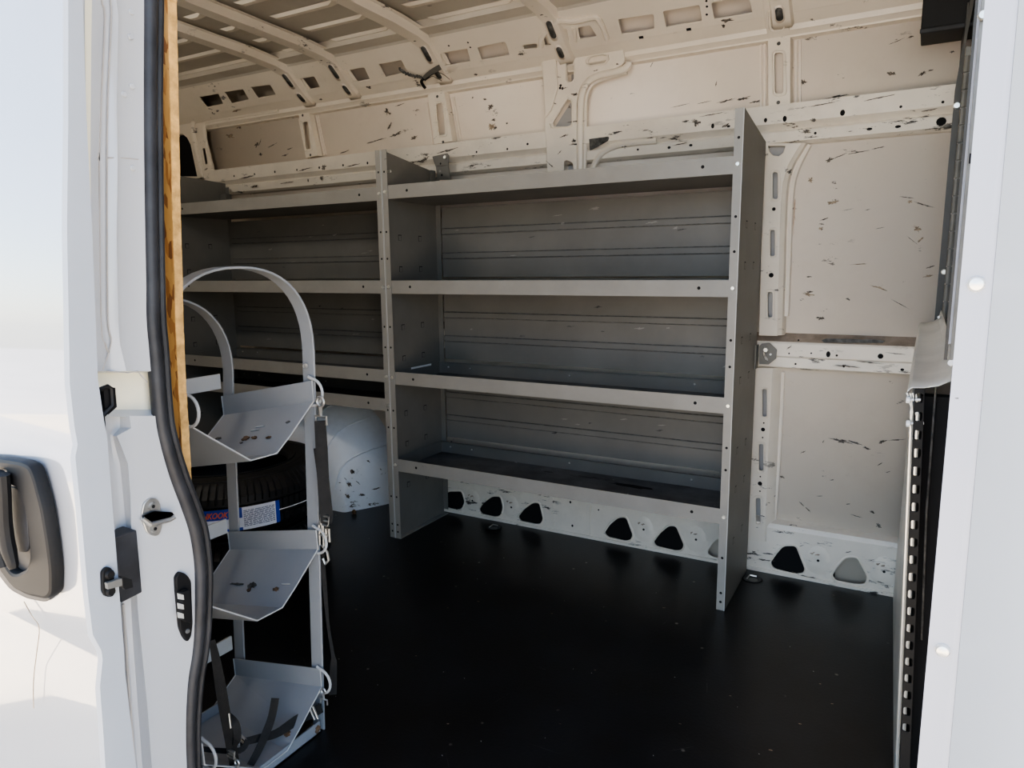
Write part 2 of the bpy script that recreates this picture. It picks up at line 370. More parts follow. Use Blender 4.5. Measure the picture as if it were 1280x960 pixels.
holes += [z64(h) for h in ([(185, 92), (475, 42), (495, 170), (210, 217)], [(572, 25), (870, -30), (897, 103), (597, 155)])]
holes += [zB([(578, 108), (770, 78), (775, 158), (600, 187)]), zB([(170, 205), (222, 150), (298, 160), (312, 230), (180, 248)]), zB([(358, 152), (425, 140), (462, 200), (370, 213)]), zB([(60, 248), (132, 237), (138, 263), (66, 270)])]
H = [rpoly(cpts(h), .006) for h in holes]
H += [rpoly([(x, .045), (x + .115, .045), (x + .115, .105), (x, .105)], .008) for x in (1.48, 1.64)]
b = MB(); b.sheet([(-1.70, -.002), (2.15, -.002), (2.15, L), (-1.70, L)], H, P0, (1, 0, 0), CV, .006, MW, bevel=.002)
b.strip([(-1.70, .318, 1.853), (-1.70, .357, 1.828), (-1.70, .36, 1.812), (-1.70, YS, 1.806)], (3.85, 0, 0), MW)
b.strip([(-1.70, .357, 1.8105), (-1.70, .372, 1.80), (-1.70, .374, 1.795), (-1.70, YS, 1.792)], (3.85, 0, 0), MW)
b.strip([(-1.70, .195, 1.948), (-1.70, .185, 1.955), (-1.70, .13, 1.962), (-1.70, .125, 1.99)], (3.85, 0, 0), MCEIL)
for px, py, r in [(413, 67, 2), (425, 106, 2), (561, 57, 1.2), (585, 53, 1.2), (588, 59, 1.2), (861, 36, 0), (883, 1, 1.3), (883.7, 8, 1.3), (883.5, 18, 1.3)]:
    if r: q = plane(px, py, P0, CN); b.disc(q + CN * .001, CN, r / 320, MVOID)
for px, py in [(861, 36.5), (801.5, 46.5)]:
    q = plane(px, py, P0, CN); b.add([q + Vector((dx, 0, 0)) + CV * dy + CN * .001 for dx, dy in ((-.008, -.005), (.008, -.005), (.008, .005), (-.008, .005))], [(0, 1, 2, 3)], MVOID)
for px, py, w, h, a in [(295, 138, 16, 2.5, -8), (461, 109, 5, 3, -30), (905, 32, 3, 3, 0), (910, 25, 8, 3, 10), (401, 124, 4, 2, 0), (595, 93, 4, 2, 0)]:
    q = plane(px, py, P0, CN); b.blob(q, CN, (1, 0, 0), w / 330, h / 330, MSCUF if w < 10 else MSTAINSH, off=.001, rag=.7)
struct(b.build('trim_1', smooth=20), 'white cant rail along the roof edge with rectangular cut-outs', 'roof rail')

# roof bows: hat sections bent down onto the cant rail
def bow(x, n, w=.026, low=0.):
    b = MB(); out = []
    path = [(-1.30, 1.962), (-.9, 1.966), (-.5, 1.962), (0, 1.950), (.14, 1.940), (.205, 1.926), (.275, 1.868), (.325, 1.832), (.352, 1.818)]
    P = [Vector((0, y, z)) for y, z in path]
    rows = []; rowf = []
    for i, p in enumerate(P):
        t = (P[min(i + 1, len(P) - 1)] - P[max(i - 1, 0)]).normalized(); nn = Vector((0, t.z, -t.y))
        if nn.z > 0: nn = -nn
        d = .002 if i < 6 else .010
        up = -nn * .026
        rows.append([Vector((x - w - .030, 0, 0)) + p + up, Vector((x - w - .012, 0, 0)) + p + up, Vector((x - w, 0, 0)) + p, Vector((x + w, 0, 0)) + p, Vector((x + w + .012, 0, 0)) + p + up, Vector((x + w + .030, 0, 0)) + p + up])
    b.grid(rows, MW)
    fr = lambda i, t: P[i] * (1 - t) + P[i + 1] * t
    for k in range(22):
        y = -1.2 + k * .065; z = np.interp(y, [q[0] for q in path], [q[1] for q in path])
        if random.random() < .75: b.disc((x - w * .3, y, z - .0009), (0, 0, -1), .004 + .003 * random.random(), MVOID, up=(0, 1, 0))
    for i, t, h in ((5, .35, .034), (6, .55, .024)):
        c = fr(i, t); tt = (P[i + 1] - P[i]).normalized(); nn = Vector((0, tt.z, -tt.y)); nn = nn if nn.z < 0 else -nn
        for sc, m, o in ((1.35, MWS, .0008), (1., MGRM, .0014)):
            pts = [Vector((x - .004, 0, 0)) + c + nn * o + Vector((1, 0, 0)) * (q[0] * sc) + tt * (q[1] * sc) for q in slot(0, 0, .022, h * 2)]
            b.add(pts, [tuple(range(len(pts)))], m)
    struct(b.build('trim_%d' % n, solid=.0015), 'white pressed roof bow crossing the ceiling, ' + ['nearest the rear', 'second from the rear', 'third from the rear', 'above the middle pillar', 'nearest the cab'][BOWS.index(x)], 'roof bow')
for k, x in enumerate(BOWS): bow(x, 2 + k)

# upper rail with the row of bolt holes
b = MB()
b.strip([(-1.46, YS, 1.594), (-1.46, .354, 1.590), (-1.46, .354, 1.532), (-1.46, .374, 1.514), (-1.46, .366, 1.506), (-1.46, .364, 1.474), (-1.46, .380, 1.466), (-1.46, YS, 1.464)], (3.55, 0, 0), MRAIL)
for px, py, w, h in z4([(370, 880, 5, 7), (472, 870, 5, 6), (574, 859, 6, 8), (684, 849, 5, 7), (796, 838, 6, 8), (915, 826, 6, 7), (1037, 815, 6, 8)]) + zm(840, 0, 2.909)([(148, 458, 5, 8), (205, 459, 6, 4), (340, 437, 5, 7), (410, 432, 6, 9), (516, 437, 5, 5), (620, 410, 7, 9), (832, 388, 4, 4), (985, 371, 4, 4)]) + z32([(498, 608, 4, 5), (621, 596, 4, 5), (702, 576, 5, 5)]):
    s = 4 if px < 470 else (2.909 if px > 860 else 3.2); q = Yp(px, py, .3532)
    b.disc(q, NW, h / s / 335, MVOID, sx=w / h)
for px, py, w, h in zm(840, 0, 2.909)([(68, 528, 6, 4), (521, 484, 4, 4), (718, 469, 8, 4), (822, 460, 8, 4), (979, 442, 13, 12)]) + z32([(1143, 598, 4, 4), (1268, 590, 6, 5)]) + z4([(740, 902, 4, 10)]):
    s = 2.909 if px > 860 else (4 if px < 400 else 3.2); q = Yp(px, py, .363); b.disc(q, NW, h / s / 335, MVOID, sx=w / h)
for px, py, w, h, a in [(870, 153, 5, 9, 60), (907, 157, 6, 3, 10), (405, 209, 5, 4, 30), (1017, 150, 5, 3, 0), (1008, 165, 3, 8, 75), (1160, 138, 12, 1.2, 6), (318, 233, 8, 2, 4), (360, 228, 16, 1.2, 4), (402, 223, 4, 4, 0), (310, 221, 20, 1.4, 4), (380, 212, 18, 1.2, 6), (440, 207, 14, 1, 6), (590, 207, 6, 2, 4), (530, 200, 8, 3, 20), (560, 188, 18, 2, 8), (1025, 131, 20, 1, 4), (1100, 122, 20, 1, 6), (890, 143, 18, 1, 4), (850, 180, 14, 1, 5)]:
    wmark(px, py, w, h, a, y=.3535)
struct(b.build('trim_8', solid=.0015, smooth=12), 'scuffed white stepped rail with a row of bolt holes above the shelves', 'wall rail')

# belt rail
b = MB()
b.strip([(-1.3, YS, .852), (-1.3, .356, .826)], (3.4, 0, 0), MBROWN)
b.strip([(-1.3, .356, .826), (-1.3, .352, .820), (-1.3, .352, .778), (-1.3, .358, .772), (-1.3, .357, .740), (-1.3, .372, .732), (-1.3, YS, .730)], (3.4, 0, 0), MRAIL)
zr = zm(880, 240, 3.2)
q = [Yp(p[0], p[1], .372) for p in zr([(472, 596), (490, 590), (700, 594), (725, 600), (715, 608), (480, 605)])]
b.add([v + Vector((0, -.012, .004)) for v in q], [tuple(range(6))], MGRM)
for x, y, w, h in [(497, 649, 7, 11), (531, 654, 4, 4), (706, 657, 9, 9), (378, 593, 3, 3), (340, 646, 3, 3), (429, 645, 3, 3)]:
    b.disc(Yp(880 + x / 3.2, 240 + y / 3.2, .3512), NW, h / 3.2 / 340, MVOID, sx=w / h)
for x, y, w, h in [(366, 688, 4, 4), (559, 698, 4, 4), (793, 711, 6, 5)]:
    b.disc(Yp(880 + x / 3.2, 240 + y / 3.2, .3565), NW, h / 3.2 / 340, MVOID, sx=w / h)
for v in [(987, 434, 6, 2, 40), (1002, 446, 4, 1, 0), (1060, 458, 24, 1.5, -2), (1085, 453, 20, 1, -4), (1120, 442, 14, 1, -3), (1055, 457, 3, 2, 0)]: wmark(*v, y=.351)
struct(b.build('trim_9', solid=.0015, smooth=12), 'white belt rail with dusty brown top edge', 'wall rail')

# kick panel with triangular cut-outs
zk1, zk2 = zm(460, 480, 2.783), zm(880, 500, 2.0875)
tri = [zk1(t) for t in ([(262, 395), (280, 374), (325, 374), (336, 410), (325, 436), (300, 437), (262, 426)], [(432, 391), (460, 392), (469, 430), (460, 459), (440, 462), (395, 452), (385, 438), (403, 412)], [(572, 414), (596, 414), (609, 470), (600, 486), (585, 488), (530, 477), (522, 462), (543, 435)], [(870, 465), (898, 464), (921, 525), (912, 543), (895, 546), (833, 532), (822, 518), (840, 490)], [(1045, 494), (1072, 495), (1099, 560), (1090, 578), (1070, 580), (1003, 565), (993, 550), (1015, 520)], [(1222, 538), (1250, 535), (1275, 598), (1262, 612), (1200, 603), (1184, 593), (1184, 580), (1200, 555)])]
tri += [zk2(t) for t in ([(207, 381), (240, 381), (263, 440), (258, 452), (235, 454), (182, 440), (173, 425), (190, 400)], [(370, 412), (400, 412), (426, 462), (420, 480), (400, 482), (345, 472), (334, 458), (350, 432)])]
TR = [rpoly(wpts(t, YF), .014) for t in tri]
b = MB()
b.sheet([(-.28, .004), (2.1, .004), (2.1, .17), (-.28, .17)], TR, (0, YF, 0), thick=.010, m=MRAIL, bevel=.004, **XZ)
b.strip([(-.28, YF, .168), (-.28, .366, .182), (-.28, YS, .19)], (2.38, 0, 0), MRAIL)
b.box((-.28, YF - .006, .0), (2.1, YF + .004, .012), MRAIL)
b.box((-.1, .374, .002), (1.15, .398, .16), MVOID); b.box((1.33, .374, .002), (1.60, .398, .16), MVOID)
for k, t in enumerate(TR):                                      # raised rims round the openings
    if k in (5,): continue
    cx = sum(p[0] for p in t) / len(t); cz = sum(p[1] for p in t) / len(t)
    b.tube([(cx + (p[0] - cx) * 1.07, YF + .001, cz + (p[1] - cz) * 1.07) for p in t], .0045, MW, seg=6, closed=True)
sad = [zk1([(365, 405)])[0], zk1([(500, 428)])[0], zk1([(960, 505)])[0], zk1([(1142, 540)])[0], zk2([(298, 418)])[0], zk2([(470, 447)])[0]]
for px, py in sad:                                              # pressed saddles between them
    q = Yp(px, py, YF); n = 12
    rings = [[Vector((q.x + r * math.cos(a) * (1.1 if math.sin(a) < 0 else .9), YF + d, q.z + r * 1.25 * math.sin(a))) for a in [2 * math.pi * k / n for k in range(n + 1)]] for r, d in ((.042, .0), (.034, -.002), (.024, -.0045), (.010, -.003), (.0, -.0025))]
    b.grid(rings, MRAIL); b.disc((q.x, YF - .0045, q.z), NW, .0045, MVOID)
    b.blob((q.x - .01, YF - .0035, q.z + .022), NW, (1, 0, 0), .018, .007, MSTAINSH, off=.0005)  # smudge paints the shading on the saddle's slope
for x, y, w, h in [(628, 385, 4, 6), (704, 411, 4, 5), (763, 428, 4, 5), (711, 493, 4, 5), (802, 438, 3, 3)]:
    b.disc(Yp(460 + x / 2.783, 480 + y / 2.783, YF - .0011), NW, h / 2.783 / 330, MVOID, sx=w / h)
for x, y in [(640, 470), (770, 440)]:                           # joggled seams
    q = Yp(460 + x / 2.783, 480 + y / 2.783, YF); b.box((q.x - .012, YF - .006, .015), (q.x + .006, YF + .002, .16), MRAIL)
for v in [(955, 700, 16, 1.5, 4), (942, 690, 3, 2, 0), (1015, 722, 6, 2, 0), (1023, 679, 1, 4, 80), (1002, 682, 4, 1, 30), (1060, 690, 6, 1.5, 20), (1000, 718, 20, 1, -10), (1090, 700, 5, 1, 30), (570, 636, 5, 1, -8), (610, 648, 10, .8, -8)]: wmark(*v, y=YF - .0015)
struct(b.build('baseboard_back'), 'white kick panel with rounded triangular openings along the floor', 'kick panel')

# upright ribs of the body frame
def rib_obj(n, b, label): struct(b.build('trim_%d' % n), label, 'wall rib')
b = MB(); zr9 = zm(940, 160, 3)
poly = wpts(zr9([(25, 778), (95, 780), (103, 520), (108, 320), (116, 210), (136, 140), (168, 85), (188, 55), (45, 57)]), YF)
hs = [wpts(zr9([(60, 67), (66, 88), (80, 103), (100, 105), (116, 92), (124, 68)]), YF)]
def pslot(f, cx, y0, y1, w, y=YF):
    s = f([(cx - w / 2, y0), (cx + w / 2, y0), (cx + w / 2, y1), (cx - w / 2, y1)]); return rpoly(wpts(s, y), .008, 5)
for cx, y0, y1, w in ((87, 166, 266, 18), (77, 382, 480, 16), (68, 615, 710, 17)): hs.append(pslot(zr9, cx, y0, y1, w))
b.sheet(poly, hs, (0, YF, 0), thick=.008, m=MW, bevel=.002, **XZ)
for cx, y0, y1, w in ((87, 166, 266, 18), (77, 382, 480, 16), (68, 615, 710, 17)):
    s = rpoly(wpts(zr9([(cx - w * .95, y0 - 8), (cx + w * .95, y0 - 8), (cx + w * .95, y1 + 8), (cx - w * .95, y1 + 8)]), YF), .014, 5)
    b.tube([(p[0], YF + .001, p[1]) for p in s], .0025, MW, seg=6, closed=True)
edge = [(188, 55), (168, 85), (136, 140), (116, 210), (108, 320), (103, 520), (96, 778)]
e3 = smoothpath([Yp(*zr9([p])[0], YF) for p in edge])
b.grid([[p + Vector((-.001, .001, 0)), p + Vector((.012, .010, 0)), p + Vector((.020, .037, 0))] for p in e3], MW)
bd = smoothpath([Yp(*zr9([p])[0], YS - .004) for p in [(212, 62), (196, 92), (168, 150), (150, 215), (141, 320), (134, 520), (126, 705)]])
b.tube(bd, .012, MWS, seg=8, flat=((0, 1, 0), 1.))
for x, y, r in ((82, 304, 6), (72, 552, 8)): b.disc(Yp(940 + x / 3, 160 + y / 3, YF - .0012), NW, r / 3 / 335, MVOID)
b.box((1.32, .390, .87), (1.375, .398, 1.47), MSHADE)  # added backing, its grey gives the slots their shade
rib_obj(10, b, 'white slotted rib beside the tall grey upright, above the belt rail')
b = MB()
poly = wpts([(930, 459), (966, 460), (964, 505), (960.5, 575), (956.6, 677), (926, 675)], YF - .004)
hs = []
for cx, y0, y1, w in ((158, -28, 44, 15), (149, 115, 184, 15), (141, 256, 324, 15)): hs.append(pslot(zk2, cx, y0, y1, w * .75, YF - .004))
b.sheet(poly, hs, (0, YF - .004, 0), thick=.008, m=MW, bevel=.002, **XZ)
for cx, y0, y1, w in ((158, -28, 44, 15), (149, 115, 184, 15), (141, 256, 324, 15)):
    s = rpoly(wpts(zk2([(cx - w * .7, y0 - 5), (cx + w * .7, y0 - 5), (cx + w * .7, y1 + 5), (cx - w * .7, y1 + 5)]), YF - .004), .012, 5)
    b.tube([(p[0], YF - .003, p[1]) for p in s], .0025, MW, seg=6, closed=True)
for x, y, r in ((154, 77, 5), (156, 60, 2), (153, 98, 2), (146, 218, 5.5), (146, 238, 2), (147, 200, 2)): b.disc(Yp(880 + x / 2.0875, 500 + y / 2.0875, YF - .0052), NW, r / 2.0875 / 345, MVOID)
e3 = smoothpath([Yp(*p, YF - .004) for p in [(966, 460), (964, 505), (960.5, 575), (956.6, 677)]])
b.grid([[p + Vector((-.001, .001, 0)), p + Vector((.014, .012, 0)), p + Vector((.026, .037, 0))] for p in e3], MW)
b.tube([Yp(*p, YS - .003) for p in [(978, 465), (976, 520), (972, 590), (967, 660)]], .009, MWS, seg=8)
b.box((1.32, .390, .195), (1.370, .398, .72), MSHADE)  # added backing that darkens the lower slots by colour
rib_obj(11, b, 'white slotted rib beside the tall grey upright, below the belt rail')
b = MB()
def vrib(face, slots, dots, f, y=.372, bead=.012):
    b.sheet(wpts(f(face), y), [rpoly(wpts(f(s), y), .009, 5) for s in slots], (0, y, 0), thick=.006, m=MW, bevel=.0015, **XZ)
    for s in slots:
        t = wpts(f(s), y); cx = sum(p[0] for p in t) / 4; cz = sum(p[1] for p in t) / 4
        b.tube([(p[0], y, p[1]) for p in rpoly([(cx + (p[0] - cx) * 1.6, cz + (p[1] - cz) * 1.12) for p in t], .016, 5)], .0025, MW, seg=6, closed=True)
    for d in dots: b.disc(Yp(*f([d])[0], y - .0008), NW, .006, MGRM)
    P = wpts(f(face), y)
    for a, c in ((0, 3), (1, 2)):
        p, q = Vector((P[a][0], y, P[a][1])), Vector((P[c][0], y, P[c][1])); sg = -1 if a == 0 else 1
        b.grid([[k + Vector((0, .001, 0)), k + Vector((sg * .006, .024, 0))] for k in (p, q)], MW)
        for o in (.014, .026):
            b.tube([k + Vector((sg * o, .026, 0)) + (q - p) * e for k, e in ((p, .12), (q, -.02))], .0042, MWS, seg=6)
vrib([(1022, 250), (1202, 240), (1202, 855), (1025, 862)], [[(1078, 422), (1146, 422), (1146, 746), (1078, 746)]], [(1110, 348), (1106, 820)], z64)
b.sheet(cpts(z64([(1022, 285), (1200, 262), (1172, -60), (975, -60)])), [rpoly(cpts(z64([(1046, 82), (1130, 80), (1132, 228), (1052, 230)])), .012)], P0 + CN * .006, (1, 0, 0), CV, .008, MW, bevel=.002)
t = rpoly(cpts(z64([(1020, 66), (1152, 62), (1155, 242), (1030, 246)])), .02)
b.tube([P0 + CN * .006 + Vector((p[0], 0, 0)) + CV * p[1] for p in t], .003, MW, seg=6, closed=True)
rib_obj(12, b, 'white upper rib with one long slot behind the tall grey upright')
b = MB(); vrib([(302, 380), (368, 362), (403, 566), (330, 577)], [[(335, 415), (360, 411), (372, 537), (348, 541)]], [(341, 386), (364, 568)], z32)
rib_obj(13, b, 'white upper rib with one slot, below the bow with the dangling wiring')
b = MB(); vrib([(690, 562), (742, 548), (790, 778), (733, 790)], [[(712, 612), (738, 608), (754, 742), (730, 748)]], [(713, 577), (752, 775)], z4)
rib_obj(14, b, 'white upper rib with one slot, nearest the rear corner')

# door-track pillar in the middle of the far side
b = MB(); YB = .348
plate = zB([(152, 285), (600, 212), (612, 330), (600, 352), (560, 374), (480, 390), (410, 424), (368, 478), (352, 560), (352, 960), (190, 960), (186, 800), (178, 700), (172, 480)])
bh = [zB([(297, 345), (304, 332), (318, 326), (330, 336), (336, 355), (336, 425), (328, 440), (312, 444), (298, 432)]), zB([(412, 330), (425, 310), (490, 298), (512, 306), (515, 325), (500, 345), (430, 356), (414, 346)]), zB([(303, 538), (316, 550), (323, 570), (322, 680), (300, 688), (228, 690), (221, 668)]), zB([(282, 880), (300, 874), (330, 890), (334, 935), (282, 935)])]
b.sheet(rpoly(wpts(plate, YB), .006), [rpoly(wpts(h, YB), .008, 4) for h in bh], (0, YB, 0), thick=.012, m=MRAIL, bevel=.003, **XZ)
for h in bh:
    t = wpts(h, YB); cx = sum(p[0] for p in t) / len(t); cz = sum(p[1] for p in t) / len(t)
    b.add([(cx + (p[0] - cx) * 1.25, .3985, cz + (p[1] - cz) * 1.25) for p in t], [tuple(range(len(t)))], MSHADE)  # backing plates coloured as the skin in shade behind the openings
for h in bh[:3]:
    t = wpts(h, YB); cx = sum(p[0] for p in t) / len(t); cz = sum(p[1] for p in t) / len(t)
    b.tube([(cx + (p[0] - cx) * 1.22, YB, cz + (p[1] - cz) * 1.12) for p in t], .003, MW, seg=6, closed=True)
lip = smoothpath([Yp(*p, YB + .004) for p in zB([(640, 340), (630, 362), (600, 382), (540, 398), (470, 414), (415, 450), (388, 500), (378, 560), (374, 700), (372, 960)])])
b.tube(lip, .0135, MW, seg=10, flat=((0, 1, 0), .9))
lip2 = smoothpath([Yp(*p, YB + .016) for p in zB([(628, 395), (560, 412), (490, 432), (440, 462), (412, 510), (402, 570), (399, 700), (396, 960)])])
b.tube(lip2, .008, MW, seg=8)
wd = zB([(160, 290), (215, 300), (240, 330), (248, 480), (212, 600), (180, 640)])
b.sheet(wpts(wd, YB - .008), [], (0, YB - .008, 0), thick=.010, m=MW, bevel=.004, **XZ)
up = zB([(20, 255), (150, 240), (160, 285), (600, 212), (545, 205), (520, 90), (470, 75), (250, 92), (200, 130), (150, 205), (30, 215)])
cr = smoothpath([plane(*p, P0, CN) + CN * .004 for p in zB([(160, 250), (165, 200), (215, 140), (260, 108), (340, 112), (440, 92), (480, 110), (520, 210)])])
b.tube(cr, .010, MW, seg=8)
b.tube([plane(*p, P0, CN) + CN * .004 for p in zB([(335, 150), (345, 222)])], .008, MW, seg=8)
for p in zB([(265, 466), (262, 480), (275, 482)]): b.disc(Yp(*p, YB - .0006), NW, .005, MVOID)
for v in [(695, 96, 1.5, 14, 78), (690, 128, 2, 9, 66), (719, 118, 2, 8, 85), (720, 152, 1.2, 20, 88), (721, 180, 1.5, 16, 88), (705, 170, 8, 2, 12), (745, 88, 6, 1, 10), (772, 80, 3, 2, 0), (700, 190, 6, 1, 40), (712, 134, 2, 4, 80), (717, 176, 3, 5, 80), (706, 110, 5, 1, 0), (688, 206, 10, 1.2, -40)]: wmark(*v, y=YB - .0008)
# curved lower frame either side of the pillar
for pts, r in ((zB([(430, 960), (452, 895), (490, 838), (555, 800), (640, 782), (790, 768)]), .012), (zB([(245, 960), (238, 880), (222, 830), (185, 802), (100, 806), (-20, 818)]), .010)):
    b.tube(smoothpath([Yp(*p, .366) for p in pts]), r, MW, seg=8)
t = zB([(420, 758), (525, 744), (530, 752), (524, 768), (440, 815), (424, 820)])
b.add([Yp(*p, .3528) for p in t], [tuple(range(len(t)))], MGRM)
struct(b.build('trim_15'), 'white middle pillar of the far side with oval and triangular openings', 'pillar')

# rear corner pillar with the dark lamp opening
zR = zm(210, 100, 5.333)
b = MB()
b.sheet(wpts(zR([(-200, 90), (150, 240), (170, 330), (245, 655), (-200, 655)]), .35), [wpts(zR([(45, 395), (62, 368), (95, 362), (125, 385), (148, 430), (192, 642), (40, 642)]), .35)], (0, .35, 0), thick=.02, m=MW, bevel=.004, **XZ)
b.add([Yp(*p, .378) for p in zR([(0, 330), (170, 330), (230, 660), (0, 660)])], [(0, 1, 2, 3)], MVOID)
b.sheet(wpts(zR([(165, 255), (245, 255), (255, 400), (305, 600), (240, 615), (205, 500)]), .356), [rpoly(wpts(zR([(226, 458), (244, 455), (262, 556), (245, 562)]), .356), .006)], (0, .356, 0), thick=.008, m=MW, bevel=.003, **XZ)
b.tube(smoothpath([Yp(*p, .36) for p in zR([(740, 205), (420, 250), (300, 270), (250, 285), (240, 330), (262, 440), (300, 590)])]), .008, MW, seg=8)
b.tube(smoothpath([Yp(*p, .352) for p in zR([(330, 240), (220, 255), (180, 270), (165, 320), (180, 420), (230, 650)])]), .012, MW, seg=8)
b.disc(Yp(*zR([(96, 248)])[0], .349), NW, .006, MVOID)
struct(b.build('trim_16'), 'white rear corner pillar with a dark arched opening', 'pillar')

# wheel housing
b = MB(); rows = []
for y, a, h in ((.40, .53, .515), (.34, .512, .512), (.29, .492, .503), (.24, .466, .484), (.20, .444, .456), (.17, .426, .42), (.148, .413, .37), (.134, .405, .30), (.128, .39, .20), (.127, .2, .10), (.127, .02, .01)):
    r = []
    for k in range(33):
        t = math.pi * k / 32; c, s = math.cos(t), math.sin(t)
        r.append(Vector((-.80 + a * math.copysign(abs(c) ** .82, c), y, h * abs(s) ** .86)))
    rows.append(r)
b.grid(rows, MWHL)
for ang in (28, 47, 66):                                        # pressed creases
    t = math.radians(ang); c, s = math.cos(t) ** .82, math.sin(t) ** .86
    b.tube([Vector((-.80 + a * c, y - .002, h * s)) for y, a, h in ((.36, .517, .513), (.29, .493, .504), (.24, .467, .485), (.20, .445, .457), (.17, .427, .421), (.148, .414, .371), (.134, .406, .301), (.128, .392, .2))], .004, MWHL, seg=6)
b.tube([(-.80 + .412, .139, .035), (-.72, .126, .035), (-1.1, .126, .035)], .004, MWHL, seg=6)
for px, py, w, h, a in [(441, 590, 6, 5, 30), (437, 605, 5, 6, 60), (473, 609, 14, 1.6, 20), (435, 620, 4, 6, 80), (455, 617, 8, 3, 10), (463, 575, 5, 2, -30), (432, 598, 5, 1, -30), (478, 585, 3, 1, -30), (425, 603, 4, 1, 0), (448, 603, 7, 1, -30)]:
    q = Yp(px, py, .125); b.blob(q, (.3, -1, 0), (math.cos(math.radians(a)), 0, math.sin(math.radians(a))), w / 350, h / 350, MSCUF, off=.02 if px > 450 else .004, rag=.75)
b.disc(Zp(443, 640, .008), (0, -1, 0), .012, MRUST, h=.008)
struct(b.build('trim_17'), 'white rounded wheel housing under the left shelves', 'wheel housing')

# ------------------------------------------------------------------ steel shelving
W = 1.317; D = .338; H0 = 1.52; HB = 1.475
ZA = [1.341, .988, .635, .283]
def upright(name, x, side, parent, ztop=H0, zback=HB, bolts=()):
    """side=+1: flanges reach to +X from the panel at x; side=-1: to -X"""
    b = MB(); t = .0025; f = .026
    pan = [(x, 0, 0), (x, 0, ztop), (x, D, zback), (x, D, 0)]
    b.prism(pan, (side * t, 0, 0), MGR)
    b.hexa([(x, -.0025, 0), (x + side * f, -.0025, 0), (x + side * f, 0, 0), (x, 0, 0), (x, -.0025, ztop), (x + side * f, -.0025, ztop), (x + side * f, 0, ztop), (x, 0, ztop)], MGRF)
    b.hexa([(x, D - .002, .02), (x + side * f, D - .002, .02), (x + side * f, D, .02), (x, D, .02), (x, D - .002, zback - .02), (x + side * f, D - .002, zback - .02), (x + side * f, D, zback - .02), (x, D, zback - .02)], MGR)
    b.box((min(x, x + side * f), 0, 0), (max(x, x + side * f), D, .0025), MGRF)
    for z in ZA + [.16, .46, .81, 1.16]:                        # keyhole marks and pin holes
        for y in (.09, .22):
            for s2, m in ((1, MVOID),):
                zz = z + (.10 if z in ZA else .05)
                if zz < 1.35:
                    for xx, nx in ((x + side * (t + .0005), side), (x - side * .0005, -side)):
                        b.add([(xx, y - .010, zz), (xx, y + .010, zz), (xx, y + .010, zz + .003), (xx, y - .010, zz + .003)], [(0, 1, 2, 3)], m)
                        b.add([(xx, y - .010, zz - .018), (xx, y - .0075, zz - .018), (xx, y - .0075, zz), (xx, y - .010, zz)], [(0, 1, 2, 3)], m)
                        b.add([(xx, y + .008, zz - .018), (xx, y + .010, zz - .018), (xx, y + .010, zz), (xx, y + .008, zz)], [(0, 1, 2, 3)], MGRM)
                        b.add([(xx, y - .010, zz - .0195), (xx, y + .010, zz - .0195), (xx, y + .010, zz - .018), (xx, y - .010, zz - .018)], [(0, 1, 2, 3)], MGRM)
    b.box((min(x, x + side * .0022), -.0034, 0), (max(x, x + side * .0022), -.002, ztop), MGRE)
    for z in (.028, .058, .175, .46, .53, .78, .86, 1.12, 1.22, 1.44):
        b.disc((x + side * .013, -.0031, z), NW, .0042, MVOID)
    o = b.build(name, parent)
    pb = None
    for z in bolts:
        bb = MB(); bb.disc((x + side * .013, -.0026, z), NW, .0068, MBOLT, h=.005, seg=8); bb.build('bolt', o)
    for y, z in ((.03, ztop - .075),):
        bb = MB(); bb.tube([(x + side * .003, y, z), (x + side * .018, y, z)], .0045, MBOLT, seg=8); bb.build('bolt', o)
    return o
def shelf(x0, x1, z, parent, marks=()):
    b = MB(); t = .002; h = .05
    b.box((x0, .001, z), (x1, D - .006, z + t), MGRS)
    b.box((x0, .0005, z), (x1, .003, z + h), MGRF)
    b.box((x0, D - .010, z), (x1, D - .008, z + h), MGR); b.box((x0, D - .016, z + h - .002), (x1, D - .008, z + h), MGR)
    for xa in (x0, x1 - t): b.box((xa, .003, z), (xa + t, D - .01, z + h), MGR)
    b.box((x0, .003, z - .0005), (x1, D - .006, z), MGR)
    for xa in (x0 + .11, x1 - .11): b.disc((xa, -.0003, z + .026), NW, .0052, MVOID)
    for xa in (x0 + .05, x0 + .16, x0 + .62, x1 - .2): b.disc((xa, D - .0105, z + .03), NW, .004, MBOLT, h=.003)
    for px, py, w, hh, m in marks:
        q = Zp(px, py, z + t); b.blob(q, (0, 0, 1), (1, 0, 0), w, hh, m, off=.0006, rag=.5)
    return b.build('shelf', parent)
def backpanel(x0, x1, zt, zb, parent):
    b = MB(); y = .332; e = .0035
    c1, c2, c3, c4 = zb + .201, zb + .178, zb + .101, zb + .078
    pr = [(y, zt), (y, c1), (y - e, c1 - .003), (y - e, c2), (y, c2 - .004), (y, c3), (y - e, c3 - .003), (y - e, c4), (y, c4 - .004), (y, zb)]
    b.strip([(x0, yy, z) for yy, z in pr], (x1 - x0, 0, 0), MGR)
    b.strip([(x0, y + .004, zt), (x0, y + .004, zb)], (x1 - x0, 0, 0), MGR)
    for c in (c1, c2, c3, c4): b.box((x0, y - e - .0006, c - .0014), (x1, y - .0002, c + .0006), MGRM)  # thin dark line along each crease
    for k in range(9):
        q = (random.uniform(x0 + .05, x1 - .05), y - e - .0008, random.uniform(zb + .03, zt - .03)); b.blob(q, NW, (1, 0, .1), random.uniform(.008, .03), random.uniform(.002, .006), random.choice([MGRM, MGRF, MGRF]), off=.0004, rag=.8)
    return b.build('back_panel', parent)

